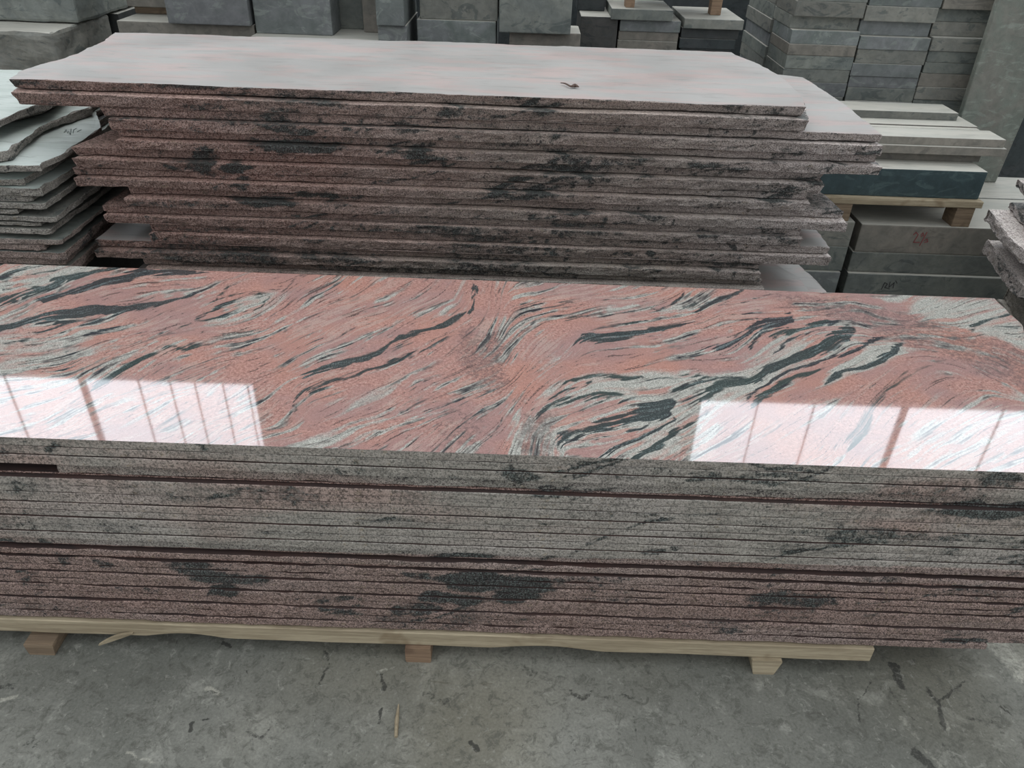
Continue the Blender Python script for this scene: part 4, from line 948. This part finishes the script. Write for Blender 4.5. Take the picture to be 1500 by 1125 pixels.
# C: long low slab layer
far('stone_block', -1.705, -1.130, 3.50, 3.80, .80, .934, 'block_brown', 'long grey block with pale top just behind the whitish slab, left', bev=.004)
far('stone_block', -1.705, -1.130, 3.50, 3.80, 0, .7996, 'block_dark', 'hidden block beneath the long grey one behind the whitish slab')
far('stone_block', -1.125, -.600, 3.42, 3.80, .80, .905, 'block_brown', 'long grey block with pale top behind the whitish slab, under the mottled upright block')
far('stone_block', -1.125, -.600, 3.42, 3.80, 0, .7996, 'block_dark', 'hidden block beneath the mottled upright block\'s support')
far('stone_block', -1.72, -1.475, 3.66, 3.80, .9655, 1.3, 'block_brown', 'plain grey-brown block at left, partly behind the green-veined one')
far('timber_bearer', -1.71, -1.50, 3.70, 3.80, .9344, .965, 'wood_dark', 'dark spacer under the plain grey-brown block at left', cat='timber')
far('stone_block', -1.475, -1.135, 3.47, 3.64, .9344, 1.4, 'block_blue', 'green-and-blue veined upright block left of centre, far row')
far('stone_block', -1.120, -.800, 3.49, 3.66, .9054, 1.4, 'block_blue', 'mottled upright block right of the green-veined one, far row')
far('stone_block', -1.10, -.70, 3.67, 3.80, .9054, 1.35, 'block', 'grey block standing behind the mottled upright block')
far('stone_block', -.690, -.600, 3.60, 3.80, .9054, 1.4, 'block_brown', 'brown-grey recessed block above the pale ledge, far row')
GSS = 'bluish blocks seen end-on in the far row'
far('stone_block', -.598, -.48, 3.42, 3.80, .0, .965, 'block_blue', 'lower bluish block beside the dark gap, far row', GSS)
far('stone_block', -.598, -.485, 3.40, 3.80, .9654, 1.4, 'block_blue', 'upper bluish block beside the dark gap, far row', GSS)
far('stone_block', -.446, -.118, 3.49, 3.80, .60, .981, 'block_blue', 'block with dark green triangular patches, lower one at centre')
far('stone_block', -.446, -.118, 3.49, 3.80, 0, .5996, 'block_dark', 'hidden block under the triangular-patched one at centre')
far('stone_block', -.434, -.112, 3.50, 3.80, .9814, 1.4, 'block', 'squared grey block on the triangular-patched one at centre')
far('stone_block', -.062, .236, 3.50, 3.70, .60, .946, 'block_brown', 'lower block with a light right side, right of centre')
far('stone_block', -.062, .236, 3.50, 3.70, 0, .5996, 'block_dark', 'hidden block under the light-sided one right of centre')
far('stone_block', -.104, .190, 3.46, 3.66, .9464, 1.4, 'block', 'grey-pink block with a dark crack, right of centre')
M['dm'] = M['block_dark']
far('stone_block', .245, .408, 3.70, 4.0, 0, .985, 'block_dark', 'dark shaded block with slanting veins behind the cracked one')
far('stone_block', .235, .36, 3.86, 4.0, .9854, 1.08, 'block_dark', 'small dark block on the shaded one, top of the photo')
GK = 'short slabs stacked right of centre, far row'
for x0, x1, z0, z1, y, mt, nm in ((.374, .640, .978, 1.022, 3.68, 'block', 'uppermost, under the wooden post'), (.418, .683, .9304, .9776, 3.70, 'block_blue', 'second from the top'), (.416, .680, .894, .930, 3.705, 'block_brown', 'third from the top'), (.414, .679, .854, .8936, 3.70, 'block_brown', 'fourth, with a curled vein'), (.414, .679, .80, .8536, 3.70, 'block', 'fifth from the top')):
    far('stone_slab', x0, x1, y, 3.99, z0, z1, mt, 'short grey slab right of centre, %s' % nm, GK, 'slab', bev=.003)
far('stone_block', .414, .679, 3.70, 3.99, 0, .7996, 'block_dark', 'hidden block below the short slabs right of centre')
GL2 = 'short slabs left of the tall stack, far row'
for x0, x1, z0, z1, y, mt, nm in ((.693, .951, .953, .993, 3.68, 'block', 'pale-topped uppermost'), (.690, .941, .911, .9526, 3.70, 'block_dark', 'rust-stained second'), (.688, .934, .869, .9106, 3.70, 'block_dark', 'bluish third'), (.695, .922, .82, .8686, 3.705, 'block_dark', 'shaded fourth')):
    far('stone_slab', x0, x1, y, 4.05, z0, z1, mt, '%s slab of the column left of the tall stack' % nm, GL2, 'slab', bev=.003)
far('stone_block', .695, .93, 3.70, 4.05, 0, .8196, 'block_dark', 'hidden block below the slabs left of the tall stack')
far('timber_post', .435, .475, 3.72, 3.78, 1.0224, 1.2, 'wood_orange', 'reddish wooden post standing on the short slabs, top centre', 'wooden posts at the top of the photo', 'timber', bev=.003)
far('timber_post', .825, .872, 3.80, 3.86, .9934, 1.2, 'wood_orange', 'reddish wooden post left of the tall stack, top of the photo', 'wooden posts at the top of the photo', 'timber', bev=.003)
far('stone_slab', .42, .90, 3.70, 4.05, 1.2004, 1.24, 'block_blue', 'bluish slab carried by the two wooden posts at the top of the photo', None, 'slab', bev=.004)
far('stone_block', -3.2, 3.2, 4.75, 5.2, 0, 1.25, 'block_dark', 'long dark row of stone closing off the yard behind the blocks')

# ---------------------------------------------------------------- hand-written marks
M['red_mark'] = mat_plain('red_crayon', lin((140, 74, 76)), .8); M['dark_mark'] = mat_plain('dark_crayon', lin((58, 56, 60)), .8); M['chalk'] = mat_plain('grey_pencil', lin((130, 140, 138)), .8)
def marks(name, parent, strokes, mat, rad, Y=None, Z=None):
    bm_v = []; bm_f = []
    for st in strokes:
        P = [np.array(at(x, y, Y=Y, Z=Z)) for x, y in st]
        for a, b in zip(P[:-1], P[1:]):
            t = (b-a)/(np.linalg.norm(b-a)+1e-9); nrm = v(0, -1, 0) if Y is not None else v(0, 0, 1); s_ = np.cross(t, nrm); s_ /= np.linalg.norm(s_)+1e-9
            k = len(bm_v)
            for p in (a-t*rad*.5, b+t*rad*.5):
                for q in (s_*rad, -s_*rad): bm_v += [p+q, p+q+nrm*.0008]
            bm_f += [(k, k+4, k+5, k+1), (k+1, k+5, k+7, k+3), (k+3, k+7, k+6, k+2), (k, k+1, k+3, k+2), (k+4, k+6, k+7, k+5)]
    return finish(name, bm_v, bm_f, [M[mat]], None, None, parent)
def find(lbl):
    for o in COL.objects:
        if lbl in str(o.get('label', '')): return o
marks('crayon_mark', find('red chalk mark'), [[(1338, 344), (1342, 340), (1345, 344), (1338, 355), (1347, 355)], [(1349, 344), (1352, 341), (1353, 345), (1349, 346)], [(1358, 340), (1347, 360)], [(1354, 352), (1358, 350), (1359, 354), (1354, 355)]], 'red_mark', .0016, Y=2.8985)
marks('crayon_mark', find('dark scribble'), [[(1291, 424), (1296, 414), (1300, 416), (1296, 421), (1303, 423)], [(1304, 413), (1302, 421), (1310, 414), (1308, 422)], [(1312, 411), (1314, 415)]], 'dark_mark', .0015, Y=2.8835)
marks('pencil_mark', find('chalk scribble'), [[(94, 194), (97, 190), (99, 195)], [(100, 192), (103, 197), (104, 189)], [(107, 195), (108, 190), (112, 188)], [(113, 193), (119, 190)]], 'chalk', .0012, Z=.7622)
for o in COL.objects:
    if o.parent is None and o.type in ('MESH', 'EMPTY') and 'kind' not in o: o['kind'] = 'thing'
